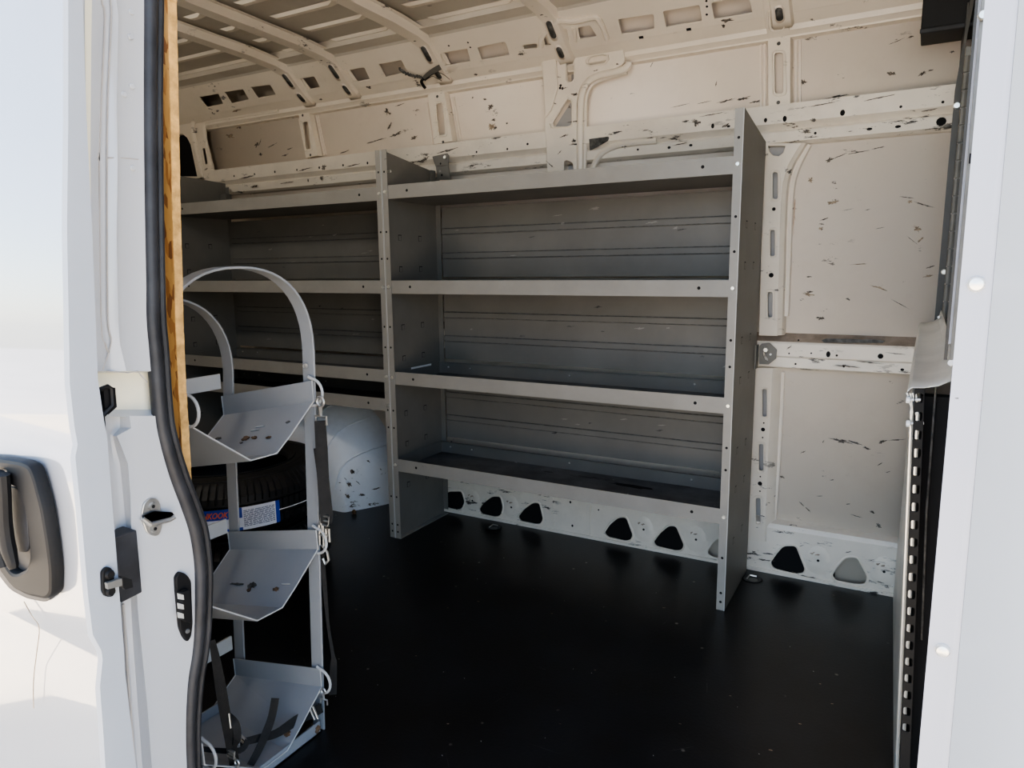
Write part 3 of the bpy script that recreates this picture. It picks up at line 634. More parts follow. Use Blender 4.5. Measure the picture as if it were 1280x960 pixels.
A = empty('shelving_unit', (W / 2, D / 2, 0))
tag(A, 'grey steel shelving unit with four tray shelves, right of the double upright', 'shelf unit', 'steel shelving units')
BZ = [z + .026 for z in ZA]
upright('upright', .0008, 1, A, bolts=BZ); upright('upright', W, -1, A, bolts=BZ)
shelf(.0045, W - .004, ZA[0], A); shelf(.0045, W - .004, ZA[1], A); shelf(.0045, W - .004, ZA[2], A)
shelf(.0045, W - .004, ZA[3], A, marks=[(745, 598, .10, .018, MGRM), (790, 608, .11, .022, MVOID), (725, 596, .05, .012, MGRM), (685, 590, .03, .01, MGRM), (855, 608, .04, .012, MGRM), (575, 567, .05, .012, MGRM), (790, 590, .008, .002, MWHT), (820, 601, .008, .002, MWHT), (645, 578, .008, .002, MWHT), (657, 579, .007, .002, MWHT)])
for zt, zb in ((1.328, 1.045), (.982, .699), (.638, .355)): backpanel(.036, W - .024, zt, zb, A)
b = MB(); zb8 = zm(450, 170, 8)                                  # wall brackets
b.sheet(wpts(zb8([(722, 205), (870, 172), (888, 195), (880, 290), (755, 305), (735, 250)]), .325), [], (0, .325, 0), thick=.004, m=MGR, bevel=.001, **XZ)
b.sheet(wpts(zb8([(757, 305), (880, 290), (905, 438), (775, 440)]), .328), [], (0, .328, 0), thick=.004, m=MGR, bevel=.001, **XZ)
for p, r, m in (((848, 212), .008, MBOLT), ((805, 276), .004, MVOID), ((818, 390), .005, MVOID), ((800, 352), .005, MGRF)): b.disc(Yp(*zb8([p])[0], .3205 if p[1] < 300 else .3235), NW, r, m, h=.003 if m is MBOLT else 0)
b.box((.0035, .30, 1.36), (.012, .33, 1.48), MGR)
b.build('wall_bracket', A)
b = MB(); zbr = zm(860, 320, 4.364)
b.sheet(wpts(zbr([(388, 492), (402, 478), (445, 474), (485, 512), (480, 560), (440, 592), (388, 590)]), .345), [wpts(zbr([(408, 520), (418, 530), (424, 548), (436, 562), (436, 574), (420, 566), (410, 545)]), .345)], (0, .345, 0), thick=.004, m=MGR, bevel=.001, **XZ)
b.box((W + .001, .30, .735), (W + .006, .345, .815), MGR)
b.disc(Yp(*zbr([(424, 512)])[0], .3405), NW, .0095, MBOLT, h=.005, seg=6); b.disc(Yp(*zbr([(450, 537)])[0], .3407), NW, .004, MWHT)
b.build('wall_bracket', A)

B = empty('shelving_unit', (-.65, D / 2, 0))
tag(B, 'grey steel shelving unit over the white wheel housing, the unit left of the double upright', 'shelf unit', 'steel shelving units')
ZB_ = [1.338, .988, .640, .524]
upright('upright', -.0008, -1, B, bolts=[z + .024 for z in ZB_]); upright('upright', -1.285, 1, B, ztop=1.53, zback=1.515, bolts=[ZB_[0] + .024])
for z in ZB_: shelf(-1.281, -.0045, z, B)
for zt, zb in ((1.325, 1.040), (.985, .70)): backpanel(-1.255, -.03, zt, zb, B)
b = MB(); b.box((-1.283, .30, 1.36), (-1.24, .335, 1.46), MGR); b.build('wall_bracket', B)

# small things left on the shelves
b = MB(); q = Zp(714, 586, ZA[3] + .003)
for k in range(7): b.blob(q + Vector((random.uniform(-.008, .008), random.uniform(-.006, .006), .001 + .003 * k * .4)), (random.uniform(-.4, .4), random.uniform(-.4, .2), 1), (1, random.random(), 0), .009, .005, MGREEN, off=0)
tag(b.build('leaf_scrap'), 'crumpled yellow-green scrap lying on the lowest shelf', 'scrap')
b = MB(); a, c = Xp(514, 460.5, .007), Xp(539, 455.5, .007)
b.ribbon([a, c], (0, 0, .008), .001, MWHT)
tag(b.build('tape_strip'), 'thin white strip stuck inside the third shelf against the double upright', 'strip')

# ------------------------------------------------------------------ tank rack
R_ = empty('tank_rack', (.48, -1.2, 0))
tag(R_, 'light grey metal tank rack with hoop frames and three trough trays by the doorway', 'rack')
def lean(z): return -.035 * max(0, .9 - z) / .9
def hoop(x, dz):
    yc, hw, zs, zt = -1.195, .185, .905 + dz, 1.086 + dz
    pts = [(x, yc + hw + lean(z), z) for z in (0, .3, .6, zs - .06)]
    for k in range(25):
        t = math.pi * k / 24; c, s = math.cos(t), math.sin(t)
        pts.append((x, yc + hw * math.copysign(abs(c) ** .86, c), zs + (zt - zs) * abs(s) ** .86))
    pts += [(x, yc - hw + lean(z), z) for z in (zs - .06, .6, .3, 0)]
    return pts
for x, dz in ((.603, 0), (.332, -.062)):
    b = MB(); b.ribbon(hoop(x, dz), (.035, 0, 0), .005, MGRL); o = b.build('hoop_frame', R_, bevel=.0012)
    b = MB()
    b.box((x - .0165, -1.415, 0), (x + .0165, -1.058, .004), MGRL); b.box((x + .0135, -1.415, 0), (x + .0165, -1.058, .030), MGRL)
    b.add([(x - .016, -1.07, .005), (x + .012, -1.07, .005), (x + .012, -1.13, .005), (x - .016, -1.16, .005)], [(0, 1, 2, 3)], MGRM)
    b.disc((x - .002, -1.10, .0055), (0, 0, 1), .007, MBOLT, h=.005)
    b.blob((x + .0168, -1.066, .014), (1, 0, 0), (0, 1, 0), .012, .012, MRUST)
    b.build('foot_bar', R_)
prof0 = [(-1.024, .838), (-1.022, .791), (-1.0965, .728), (-1.135, .699), (-1.203, .700), (-1.27, .750), (-1.339, .802), (-1.3405, .850)]
def slope(x): return -.055 * (.620 - x) / .28
TRAYS = [(0, 0), (-.342, -.013), (-.684, -.026)]
for ti, (dz, dy) in enumerate(TRAYS):
    b = MB(); x0, x1 = .318, .622
    dzz = dz + (.0 if ti < 2 else .006)
    f = lambda x, p: Vector((x, p[0] + dy, max(p[1] + dzz + slope(x), .004)))
    n = len(prof0)
    xs = (x0, x1)
    top = [[f(x, p) for p in prof0] for x in xs]
    b.grid(top, MGRL)
    P2 = [Vector((0, p[0], p[1])) for p in prof0]
    # bright cut edges at both ends
    for x in (x0, x1):
        b.tube([f(x, p) for p in prof0], .0016, MGRE, seg=5)
    # rust and scrapes on the fold
    s = [[(425, 383, .016, .008, MRUST), (470, 380, .012, .005, MRUST), (548, 379, .010, .004, MRUST), (275, 384, .014, .004, MGRM), (400, 408, .006, .003, MGRM), (655, 295, .008, .004, MGRM), (500, 320, .02, .002, MGRE), (470, 340, .02, .0015, MGRE)],
         [(345, 275, .016, .009, MGRM), (335, 292, .008, .006, MRUST), (435, 290, .012, .006, MRUST), (470, 270, .02, .0015, MGRE), (290, 270, .03, .003, MGRM)],
         [(470, 680, .012, .010, MGRM), (690, 733, .012, .008, MRUST), (400, 650, .03, .002, MGRE)]][ti]
    zf = [zm(210, 460, 4.362), zm(200, 640, 3.), zm(230, 780, 5.335)][ti]
    a3, b3, c3 = f(x0, prof0[1]), f(x1, prof0[1]), f(x1, prof0[3]); nn = (b3 - a3).cross(c3 - a3).normalized(); nn = nn if nn.z > 0 else -nn
    d3 = f(x0, prof0[4]); e3_ = f(x1, prof0[4])
    for px, py, w, h, m in s:
        q = plane(*zf([(px, py)])[0], a3, nn); b.blob(q, nn, (b3 - a3), w, h, m, off=.0015)
    b.build('tray', R_, solid=.002, smooth=12)
    for y, ux in ((-1.022 + dy, x1), (-1.333 + dy, x1)):           # wire hooks at the right end
        zc = (.812 if y > -1.2 else .826) + dz
        b = MB(); pts = [Vector((ux - .012, y, zc + .034))] + [Vector((ux - .002 + .030 * math.sin(t), y, zc + .030 * math.cos(t))) for t in [math.pi * k / 10 for k in range(11)]] + [Vector((ux - .012, y, zc - .030))]
        b.tube(pts, .0032, MGRE, seg=8); b.build('hook', R_)
for dz in (0, -.36, -.665):                                       # side braces of the far hoop
    b = MB(); z = .800 + dz; x = .329
    b.hexa([(x - .003, -1.385 + lean(z), z - .0), (x + .002, -1.385 + lean(z), z), (x + .002, -1.03 + lean(z), z), (x - .003, -1.03 + lean(z), z), (x - .003, -1.385 + lean(z), z + .036), (x + .002, -1.385 + lean(z), z + .036), (x + .002, -1.03 + lean(z), z + .036), (x - .003, -1.03 + lean(z), z + .036)], MGRE)
    b.build('brace', R_)
b = MB(); b.disc((.606, -1.0235, .87), (0, -1, 0), .006, MBOLT, h=.005); b.build('bolt', R_)

# straps
def Wv(p, q, w):                                                   # width vector across a strap seen from the doorway
    t = (Vector(q) - Vector(p)).normalized(); d = (Vector(p) - Vector(CAMP)).normalized(); return t.cross(d).normalized() * w
def strap(name, path, widths, parent, t=.0025, mat_=MWEB):
    P = smoothpath(path, 5); n = len(P); ws = []
    for i in range(n):
        k = i / (n - 1) * (len(widths) - 1); j = min(int(k), len(widths) - 2); w = widths[j] + (widths[j + 1] - widths[j]) * (k - j)
        ws.append(Wv(P[max(i - 1, 0)], P[min(i + 1, n - 1)], w))
    b = MB(); b.ribbon(P, ws, t, mat_); return b.build(name, parent)
def clip(c, parent, s=1., d=(0, 0, -1)):
    c = Vector(c); b = MB()
    b.tube([c + Vector((.009 * s * math.cos(t), 0, .009 * s * math.sin(t) - .004)) for t in [2 * math.pi * k / 12 for k in range(12)]], .0028 * s, MSTL, seg=6, closed=True)
    b.tube([c + Vector((0, 0, -.012 * s)), c + Vector((0, 0, -.030 * s))], [.0045 * s, .003 * s], MSTL, seg=8)
    z = -.032 * s; w = .014 * s
    b.tube([c + Vector((-w, 0, z - .016 * s)), c + Vector((-w, 0, z)), c + Vector((w, 0, z)), c + Vector((w, 0, z - .016 * s))], .0028 * s, MSTL, seg=6)
    return b.build('clip', parent)
def buckle(c, parent, w=.026, h=.022, rot=0.):
    c = Vector(c); b = MB(); q = []
    for x, z in ((-w / 2, -h / 2), (w / 2, -h / 2), (w / 2, h / 2), (-w / 2, h / 2)):
        q.append(c + Vector((x * math.cos(rot) - z * math.sin(rot), -.004, x * math.sin(rot) + z * math.cos(rot))))
    b.tube(q, .003, MSTL, seg=6, closed=True); b.tube([(q[0] + q[3]) / 2, (q[1] + q[2]) / 2], .0025, MSTL, seg=6)
    return b.build('buckle', parent)
YT = -1.03
S1 = empty('webbing_strap', Yp(405, 520, YT)); tag(S1, 'black webbing strap with metal clip hanging down the right side of the tank rack', 'strap', 'straps on the tank rack')
strap('webbing', [Yp(400, 526, YT), Yp(402, 560, YT), Yp(404, 600, YT), Yp(408, 642, YT), Yp(408, 654, YT)], [.024, .026, .026, .028, .024], S1)
strap('webbing', [Yp(397, 560, YT + .01), Yp(402, 600, YT + .012), Yp(405, 645, YT + .012)], [.018, .018, .02], S1)
strap('tail', [Yp(402, 690, YT + .01), Yp(406, 735, YT + .01), Yp(410, 780, YT + .01), Yp(416, 818, YT + .01), Yp(417, 830, YT + .01), Yp(416, 868, YT + .01)], [.012, .010, .007, .008, .016, .018], S1)
clip(Yp(400, 500, YT), S1, 1.15)
buckle(Yp(407, 650, YT), S1); buckle(Yp(403, 668, YT), S1, .012, .05); buckle(Yp(411, 668, YT), S1, .010, .03)
b = MB(); b.tube([Yp(x, y, YT - .004) for x, y in ((403, 682), (409, 690), (411, 700), (407, 705), (404, 698))], .003, MSTL, seg=6); b.build('snap_hook', S1)
b = MB(); b.tube([Yp(x, y, YT - .006) for x, y in [(401 + (k % 2), 630 + 4 * k) for k in range(9)]], .0016, MBOLT, seg=6); b.build('adjuster', S1)

S2 = empty('webbing_strap', Yp(285, 900, -1.33)); tag(S2, 'twisted black strap with slide buckle hanging beside the rubber seal into the lowest tray', 'strap', 'straps on the tank rack')
strap('webbing', [Yp(265, 800, -1.34), Yp(270, 825, -1.335), Yp(276, 860, -1.33), Yp(281, 890, -1.32), Yp(288, 925, -1.305), Yp(293, 955, -1.29)], [.010, .016, .02, .020, .021, .019], S2)
strap('loop', [Yp(283, 893, -1.30), Yp(294, 905, -1.30), Yp(297, 922, -1.30), Yp(293, 932, -1.30)], [.014, .016, .014, .01], S2)
buckle(Yp(291, 941, -1.30), S2, .02, .014); clip(Yp(296, 951, -1.30), S2, .7)
b = MB(); b.tube([Yp(x, y, -1.318) for x, y in [(286 + k * .4, 892 + 3 * k) for k in range(7)]], .0014, MBOLT, seg=6); b.build('adjuster', S2)
S3 = empty('webbing_strap', Yp(380, 897, -1.1)); tag(S3, 'black strap clipped to the lowest right hook and lying across the lowest tray', 'strap', 'straps on the tank rack')
strap('webbing', [Yp(402, 885, -1.06), Yp(390, 891, -1.07), Yp(370, 901, -1.11), Yp(345, 917, -1.16), Yp(318, 924, -1.21), Yp(300, 929, -1.24)], [.02, .024, .022, .018, .016, .014], S3)
strap('webbing', [Yp(400, 880, -1.055), Yp(394, 893, -1.065)], [.008, .008], S3)
clip(Yp(404, 862, -1.055), S3, .75)
buckle(Yp(394, 890, -1.068), S3, .012, .03, .5); buckle(Yp(305, 926, -1.235), S3, .016, .024, -.4)
S4 = empty('webbing_strap', Yp(335, 905, -1.18)); tag(S4, 'loose black strap end sticking up out of the lowest tray', 'strap', 'straps on the tank rack')
strap('webbing', [Yp(344, 873, -1.16), Yp(340, 895, -1.17), Yp(333, 915, -1.19), Yp(322, 940, -1.22), Yp(308, 965, -1.25)], [.017, .017, .018, .016, .014], S4)
strap('tail', [Yp(310, 925, -1.24), Yp(300, 938, -1.26), Yp(270, 938, -1.29), Yp(253, 936, -1.31)], [.012, .012, .010, .010], S4)

# ------------------------------------------------------------------ tyres
TC = Vector((-.36, -.49, 0)); TR_ = .345; TW = .205
def tire(z0, label, w=TW):
    E_ = empty('tire', (TC.x, TC.y, z0)); tag(E_, label, 'tire', 'stacked tires behind the rack')
    b = MB()
    def P(r, a, z): return Vector((TC.x + r * math.cos(a), TC.y + r * math.sin(a), z0 + z))
    prof = [(.205, .03), (.21, .015), (.235, .004), (.27, .0), (.305, .008), (.33, .028), (.340, .045)]
    tread = [(.341, .0455, 1), (.345, .05, 1), (.345, .070, 1), (.335, .072, 0), (.335, .080, 0), (.345, .082, 1), (.345, .100, 1)]
    inner = prof + [t for t in tread]
    half = [(r, z, k) for r, z, k in [(p[0], p[1], 1 if p[0] > .32 else 0) for p in prof] + tread]
    full = half + [(r, w - z, k) for r, z, k in reversed(half)]
    pitch = 92; ang = []
    for k in range(pitch):
        a = 2 * math.pi * k / pitch; st = 2 * math.pi / pitch
        ang += [(a, 0), (a + st * .10, 1), (a + st * .22, 1), (a + st * .32, 0)]
    rows = []
    for i, (a, g) in enumerate(ang + [ang[0]]):
        rows.append([P(r - (.008 if (g and k) else 0), a + (.12 * (z - w / 2) if False else .25 * abs(z - w / 2)), z) for r, z, k in full])
    b.grid(rows, MTIRE)
    b.grid([[P(.205, 2 * math.pi * k / 48, .03), P(.23, 2 * math.pi * k / 48, .02), P(.30, 2 * math.pi * k / 48, .06), P(.315, 2 * math.pi * k / 48, w / 2), P(.30, 2 * math.pi * k / 48, w - .06), P(.23, 2 * math.pi * k / 48, w - .02), P(.205, 2 * math.pi * k / 48, w - .03)] for k in range(49)], MTIRE)
    for r in (.232, .262, .30):
        b.tube([P(r, 2 * math.pi * k / 64, w - .002 if r < .28 else w - .006) for k in range(64)], .0028, MTIRE, seg=6, closed=True)
    o = b.build('tread_and_sidewall', E_, smooth=40); return E_
tire(0, 'black tire flat on the floor, under the tire with the blue label')
T2 = tire(TW + .001, 'black tire with a blue and white paper label, lying on another tire')
def cyl(px, py, r):
    d = ray(px, py); o = CAMP - np.array(TC); A_ = d[0] ** 2 + d[1] ** 2; B_ = o[0] * d[0] + o[1] * d[1]; C_ = o[0] ** 2 + o[1] ** 2 - r * r
    t = (-B_ - math.sqrt(max(B_ * B_ - A_ * C_, 0))) / A_; q = CAMP + t * d
    return math.atan2(q[1] - TC.y, q[0] - TC.x), q[2]
RL = TR_ + .0015
def cp(a, z, r=RL): return Vector((TC.x + r * math.cos(a), TC.y + r * math.sin(a), z))
b = MB()
aR, zR1 = cyl(349, 625, RL); aR2, zR2 = cyl(349, 651, RL); aS, _ = cyl(344, 626, RL); aM, _ = cyl(302, 634, RL); aW, _ = cyl(295, 636, RL); aL, zL = cyl(245, 639, RL)
zt_, zb_ = zR1 + .001, zR2 - .004
def patch(a0, a1, z0, z1, m, r=RL, n=14):
    b.grid([[cp(a0 + (a1 - a0) * k / n, z0, r), cp(a0 + (a1 - a0) * k / n, z1, r)] for k in range(n + 1)], m)
patch(aS, aR, zb_, zt_, MBLUE); patch(aW, aS, zb_, zt_, MPAP); patch(aL, aM, zt_ - .034, zt_, MBLUE, RL + .0006); patch(aL, aM, zb_, zt_ - .034, MPAP); patch(aL, aM, zb_, zb_ + .010, MBLUE, RL + .0006)
for k in range(12):                                               # lines of fine print
    z = zt_ - .012 - (zt_ - zb_ - .02) * k / 12; a = aM + .012
    while a < aS - .02:
        da = random.uniform(.010, .05); e = min(a + da, aS - .012)
        patch(a, e, z - .0012, z + .0012, MINK, RL + .0008, 3); a = e + random.uniform(.004, .010)
sp_ = (aM - aL)
aT0, aT1 = cyl(240, 639, RL)[0], cyl(282, 636, RL)[0]
b.text('HANKOOK', lambda u, v: cp(aT0 + u / 5.0 * (aT1 - aT0), zt_ - .027 + v * .027, RL + .0012), 1., MORG, shear=.35)
b.disc(cp(aW - .01, zt_ - .016, RL + .001), cp(aW, 0, 1) - cp(aW, 0, 0), .012, MORG, seg=12)
b.build('paper_label', T2)
b = MB(); a0, z0 = cyl(349, 637, RL); a1, z1 = cyl(399, 618, RL)
b.tube([cp(a0 + (a1 + .25 - a0) * k / 12, z0 + (z1 - z0) * k / 12 * .3, RL) for k in range(13)], .0016, MWHT, seg=5); b.build('stripe', T2)

# ------------------------------------------------------------------ tie-down cups in the floor
def cup(px, py, label):
    q = Zp(px, py, 0); E_ = empty('tie_down', q); tag(E_, label, 'tie-down', 'floor tie-downs')
    b = MB(); n = 20
    rr = [(.034, .0012), (.036, .002), (.030, .0035), (.024, .0015), (.001, .0008)]
    b.grid([[q + Vector((r * math.cos(2 * math.pi * k / n), r * math.sin(2 * math.pi * k / n), z)) for k in range(n + 1)] for r, z in rr[:3]], MBLK); b.build('rim', E_)
    b = MB(); b.disc(q + Vector((0, 0, .0012)), (0, 0, 1), .029, MGRM, seg=20, up=(0, 1, 0)); b.disc(q + Vector((.004, -.004, .0016)), (0, 0, 1), .016, MHINGE, seg=20, up=(0, 1, 0)); b.build('dish', E_)
    b = MB(); b.tube([q + Vector((-.016, -.01, .004)), q + Vector((-.010, .012, .010)), q + Vector((.012, .016, .008))], .0028, MSTL, seg=6); b.build('ring', E_)
cup(617, 660, 'round recessed floor tie-down beside the left kick panel openings')
cup(940, 724.5, 'round recessed floor tie-down at the foot of the tall right upright')

# ------------------------------------------------------------------ wiring on the roof bow
E_ = empty('wiring', plane(535, 92, P0, CN)); tag(E_, 'dark braided wire and strap dangling from the third roof bow', 'wiring')
zw = zm(500, 40, 9.143)
def off(pts, o=.02): return [plane(*p, P0, CN) + CN * o for p in zw(pts)]
b = MB(); P = smoothpath(off([(20, 360), (90, 410), (170, 440), (250, 455), (295, 475)], .03), 8)
b.tube([p + Vector((0, 0, .003 * math.sin(i * 1.9))) for i, p in enumerate(P)], [.0045 + .0018 * (i % 2) for i in range(len(P))], MGRM, seg=7); b.build('braided_cable', E_)
b = MB(); b.ribbon(smoothpath(off([(300, 480), (350, 430), (420, 380), (490, 340)], .03), 5), CV * .022, .002, MHINGE); b.build('strap', E_)
b = MB(); b.tube(smoothpath(off([(310, 480), (400, 420), (470, 395), (540, 425), (600, 475)], .034), 6), .0012, MBLK, seg=5)
b.tube(smoothpath(off([(320, 485), (400, 440), (450, 460), (510, 490)], .034), 6), .0012, MBLK, seg=5)
b.tube(smoothpath(off([(300, 470), (275, 500), (290, 540), (320, 580)], .032), 6), .006, MBLK, seg=6); b.build('wire', E_)

# ------------------------------------------------------------------ black trim box by the roof
b = MB(); q = [Yp(1150.6, 42, .16), Yp(1214, 33, .16), Yp(1150.6, -60, .16)]
x0 = q[0].x; b.hexa([(x0, .16, q[0].z), (2.1, .16, q[0].z), (2.1, .37, q[0].z + .02), (x0, .37, q[0].z + .02), (x0, .14, q[0].z + .16), (2.1, .14, q[0].z + .16), (2.1, .30, q[0].z + .16), (x0, .30, q[0].z + .16)], MBLK)
b.box((x0 - .002, .155, q[0].z - .002), (2.1, .162, q[0].z + .012), MRUB)
tag(b.build('overhead_trim', bevel=.004), 'black trim box fixed high on the far side beside the partition', 'trim box')

# ------------------------------------------------------------------ partition at the cab
XPF = lambda y: 1.777 + (.381 - y) * .026
PT = empty('half_partition', (1.80, -.2, 0)); tag(PT, 'low double-skinned metal partition with a folded aluminium cap, seen edge-on', 'partition')
YN = -.75
nb, nt_ = Yp(1121, 960, YN), Yp(1139.5, 520, YN)
for dx, nm in ((0, 'sheet'), (.009, 'sheet')):
    b = MB(); bt = nb + (nb - nt_) * .25
    kk = (0 - nt_.z) / (nb.z - nt_.z); bot = nt_ + (nb - nt_) * kk
    b.hexa([(1.780 + dx, .35, .002), (1.7815 + dx, .35, .002), (bot.x + .002 + dx, YN, .002), (bot.x - .001 + dx, YN, .002), (1.786 + dx, .35, .86), (1.7875 + dx, .35, .86), (nt_.x + .002 + dx, YN, nt_.z + .01), (nt_.x - .001 + dx, YN, nt_.z + .01)], MALU)
    b.tube([(bot.x + dx, YN - .002, .003), (nt_.x + dx, YN - .002, nt_.z + .005)], .0034, MBOLT, seg=8)
    b.build(nm, PT)
b = MB(); zc = zm(1090, 380, 5.333)                                # cap
nl, nr, fl, fr = Yp(*zc([(262, 578)])[0], YN), Yp(*zc([(522, 512)])[0], YN), Yp(*zc([(320, 140)])[0], .05), Yp(*zc([(442, 95)])[0], .05)
nl2, fl2 = Yp(*zc([(234, 582)])[0], YN), Yp(*zc([(308, 150)])[0], .05)
nr2, fr2 = Yp(*zc([(562, 345)])[0], YN + .1), Yp(*zc([(456, 28)])[0], .06)
n = 12; rows = []
for k in range(n + 1):
    t = k / n; l, r, l2, r2 = nl.lerp(fl, t), nr.lerp(fr, t), nl2.lerp(fl2, t), nr2.lerp(fr2, t)
    rows.append([l2 + Vector((0, 0, -.012)), l2, l + Vector((0, 0, .006)), l.lerp(r, .35), l.lerp(r, .7) + Vector((0, 0, -.003)), r, r.lerp(r2, .8) + Vector((.002, 0, 0))])
b.grid(rows, MALU)
for p in ((535, 395), (450, 90), (488, 200)): q = Yp(*zc([p])[0], YN + (.0 if p[1] > 300 else .6)); b.disc(q, (-.5, -1, .3), .007 if p[1] > 300 else .004, MWHT, h=.005)
b.build('cap', PT, solid=.0015)
b = MB()                                                           # folded hem with white rivets
for dx in (0, .0085):
    b.tube(smoothpath([Yp(*p, YN - .004) + Vector((dx, 0, 0)) for p in zc([(232, 590), (246, 640), (262, 690), (256, 728), (268, 728), (262, 650), (255, 595)])], 4), .0018, MALU, seg=6)
b.build('hem', PT)
for y0 in (640, 797):
    b = MB(); l, r = Yp(*zc([(236, y0)])[0], YN - .01), Yp(*zc([(345 if y0 > 700 else 325, y0 - 2)])[0], YN - .01)
    b.tube([l, r], .0022, MWHT, seg=8); b.tube([l - Vector((.002, 0, 0)), l + Vector((.004, 0, 0))], .0058, MWHT, seg=10); b.build('rivet', PT)
for px, py in ((1092, 812), (1098, 821), (1108, 908)):
    q = Yp(px, py, -.4)
# perforated black strip
b = MB(); y = -.86; tpl, tpr = Yp(1143, 486, y), Yp(1156, 486, y); bl, br = Yp(1126, 920, y), Yp(1139, 920, y)
n_ = 20; hs = []
for k in range(n_):
    t = (k + .5) / n_; c = tpl.lerp(bl, t) * .5 + tpr.lerp(br, t) * .5; w = .011; h = .015
    hs.append(rpoly([(c.x - w / 2, c.z - h / 2), (c.x + w / 2, c.z - h / 2), (c.x + w / 2, c.z + h / 2), (c.x - w / 2, c.z + h / 2)], .004))
zb_ = .002; kk = (zb_ - tpl.z) / (bl.z - tpl.z); bl_, br_ = tpl.lerp(bl, kk), tpr.lerp(br, kk)
b.sheet([(bl_.x, bl_.z), (br_.x, br_.z), (tpr.x, tpr.z), (tpl.x, tpl.z)], hs, (0, y, 0), thick=.003, m=MBLK, bevel=.0005, **XZ)
tag(b.build('perforated_strip'), 'upright black metal strip with a line of square holes beside the low partition', 'metal strip')
# black side trim in front of the seat
b = MB(); y = -.70; tl, bl = Yp(1152, 478, y), Yp(1134, 960, y)
kk = (.003 - tl.z) / (bl.z - tl.z); bl_ = tl.lerp(bl, kk)
b.hexa([(bl_.x, y, .003), (2.0, y, .003), (2.0, y + .03, .003), (bl_.x, y + .03, .003), (tl.x, y, .845), (2.0, y, .845), (2.0, y + .03, .845), (tl.x, y + .03, .845)], MVOID)
b.tube([Yp(1170, 482, y - .004), Yp(1158, 640, y - .004), Yp(1152, 800, y - .004)], .0022, MGRM, seg=6)
tag(b.build('side_trim', bevel=.004), 'tall black plastic trim panel between the low partition and the pale doorway flange', 'trim panel')
# upper partition: grey door leaf, piano hinge and frame strips
PD = empty('partition_door', (1.84, .1, .94)); tag(PD, 'grey steel partition door edge with a long piano hinge and frame', 'partition door')
b = MB()
def vstrip(px0, px1, ytop, ybot, y, m, d=.004, slant=None):
    """upright strip: px0/px1 are its edges at photo row 260"""
    def at(px, py): q = Yp(px - (py - 260) * .0885, py, y); return q
    a, c, e, g = at(px0, ybot), at(px1, ybot), at(px1, ytop), at(px0, ytop)
    b.hexa([a, c, c + Vector((0, d, 0)), a + Vector((0, d, 0)), g, e, e + Vector((0, d, 0)), g + Vector((0, d, 0))], m)
vstrip(1180.5, 1189, 113, 430, .12, MFRM)
a = [Yp(1193.5, 113, .12), Yp(1203, 113, .12), Yp(1222, -20, .12), Yp(1210, -20, .12), Yp(1204, 55, .12)]
b.prism([a[0], a[1], Yp(1207, 55, .12), a[2], Yp(1216, -20, .12), a[4]], (0, .004, 0), MFRM)
q = Yp(1180.5, 260, .12); b.box((q.x + .012, .125, .95), (q.x + .016, .345, 1.74), MFRM)
b.build('door_leaf', PD)
b = MB(); vstrip(1190, 1196, 58, 430, .10, MHINGE, .003)
for k in range(17):
    py = 70 + 22 * k; q = Yp(1193 - (py - 260) * .0885, py, 0.0985); q2 = Yp(1193 - (py + 20 - 260) * .0885, py + 20, 0.0985)
    b.tube([q, q2], .0075, MHINGE, seg=8)
b.disc(Yp(1196, 132, 0.117), NW, .009, MBOLT, h=.005); b.disc(Yp(1180, 340, 0.117), NW, .008, MBOLT, h=.005); b.build('hinge', PD)
b = MB(); vstrip(1196.5, 1201, -30, 450, -1.04, MFRM); vstrip(1200.5, 1202, -30, 430, -1.06, MRPA, .003); vstrip(1202.5, 1204, -30, 430, -1.065, MRPA, .003)
vstrip(1204, 1222, -30, 450, -1.10, MHINGE, .01)
q = Yp(1215, 198, -1.104); b.add([q + Vector((dx, 0, dz)) for dx, dz in ((-.003, -.006), (.004, -.006), (.004, .006), (-.003, .006))], [(0, 1, 2, 3)], MVOID)
b.disc(Yp(1229, 19, -1.104), NW, .006, MBOLT, h=.004)
b.build('frame', PD)

# pale flange of the doorway at the right
b = MB(); y = -1.45
cols = []
for py in (-120, 0, 480, 960, 1150):
    xl = 1234.5 - .089 * py; xf = 1266 - .0906 * py
    l, f_ = Yp(xl, py, y), Yp(xf, py, y)
    cols.append([l + Vector((.014, .03, 0)), l, l.lerp(f_, .90), f_ + Vector((.004, -.002, 0)), Vector((f_.x + .35, y - .06, f_.z))])
b.grid([c[:4] for c in cols], MRPA); b.grid([c[3:] for c in cols], MRP)  # strip beside the fold takes the darker, shaded copy of the grey
DP = b.build('trim_18', solid=.002)
struct(DP, 'pale grey painted doorway flange with bright bolts at the right edge', 'door flange')
for px, py, r in ((1220, 355, 9.5), (1178, 812, 9)):
    q = Yp(px, py, y - .001); b = MB(); R0 = r / 882 * .62
    b.grid([[q + Vector((R0 * s * math.cos(2 * math.pi * k / 16), -d, R0 * s * math.sin(2 * math.pi * k / 16))) for k in range(17)] for s, d in ((1, 0), (.97, .002), (.75, .0042), (.4, .005), (.01, .0052))], MBOLT); b.build('bolt', DP)
b = MB(); q = Yp(1207, 498, y - .0006); b.blob(q, NW, (1, 0, 0), .009, .0012, MGRM); q = Yp(1235, 501, y - .003); b.blob(q, NW, (1, 0, 0), .008, .001, MSTAINSH); b.build('scratch', DP)

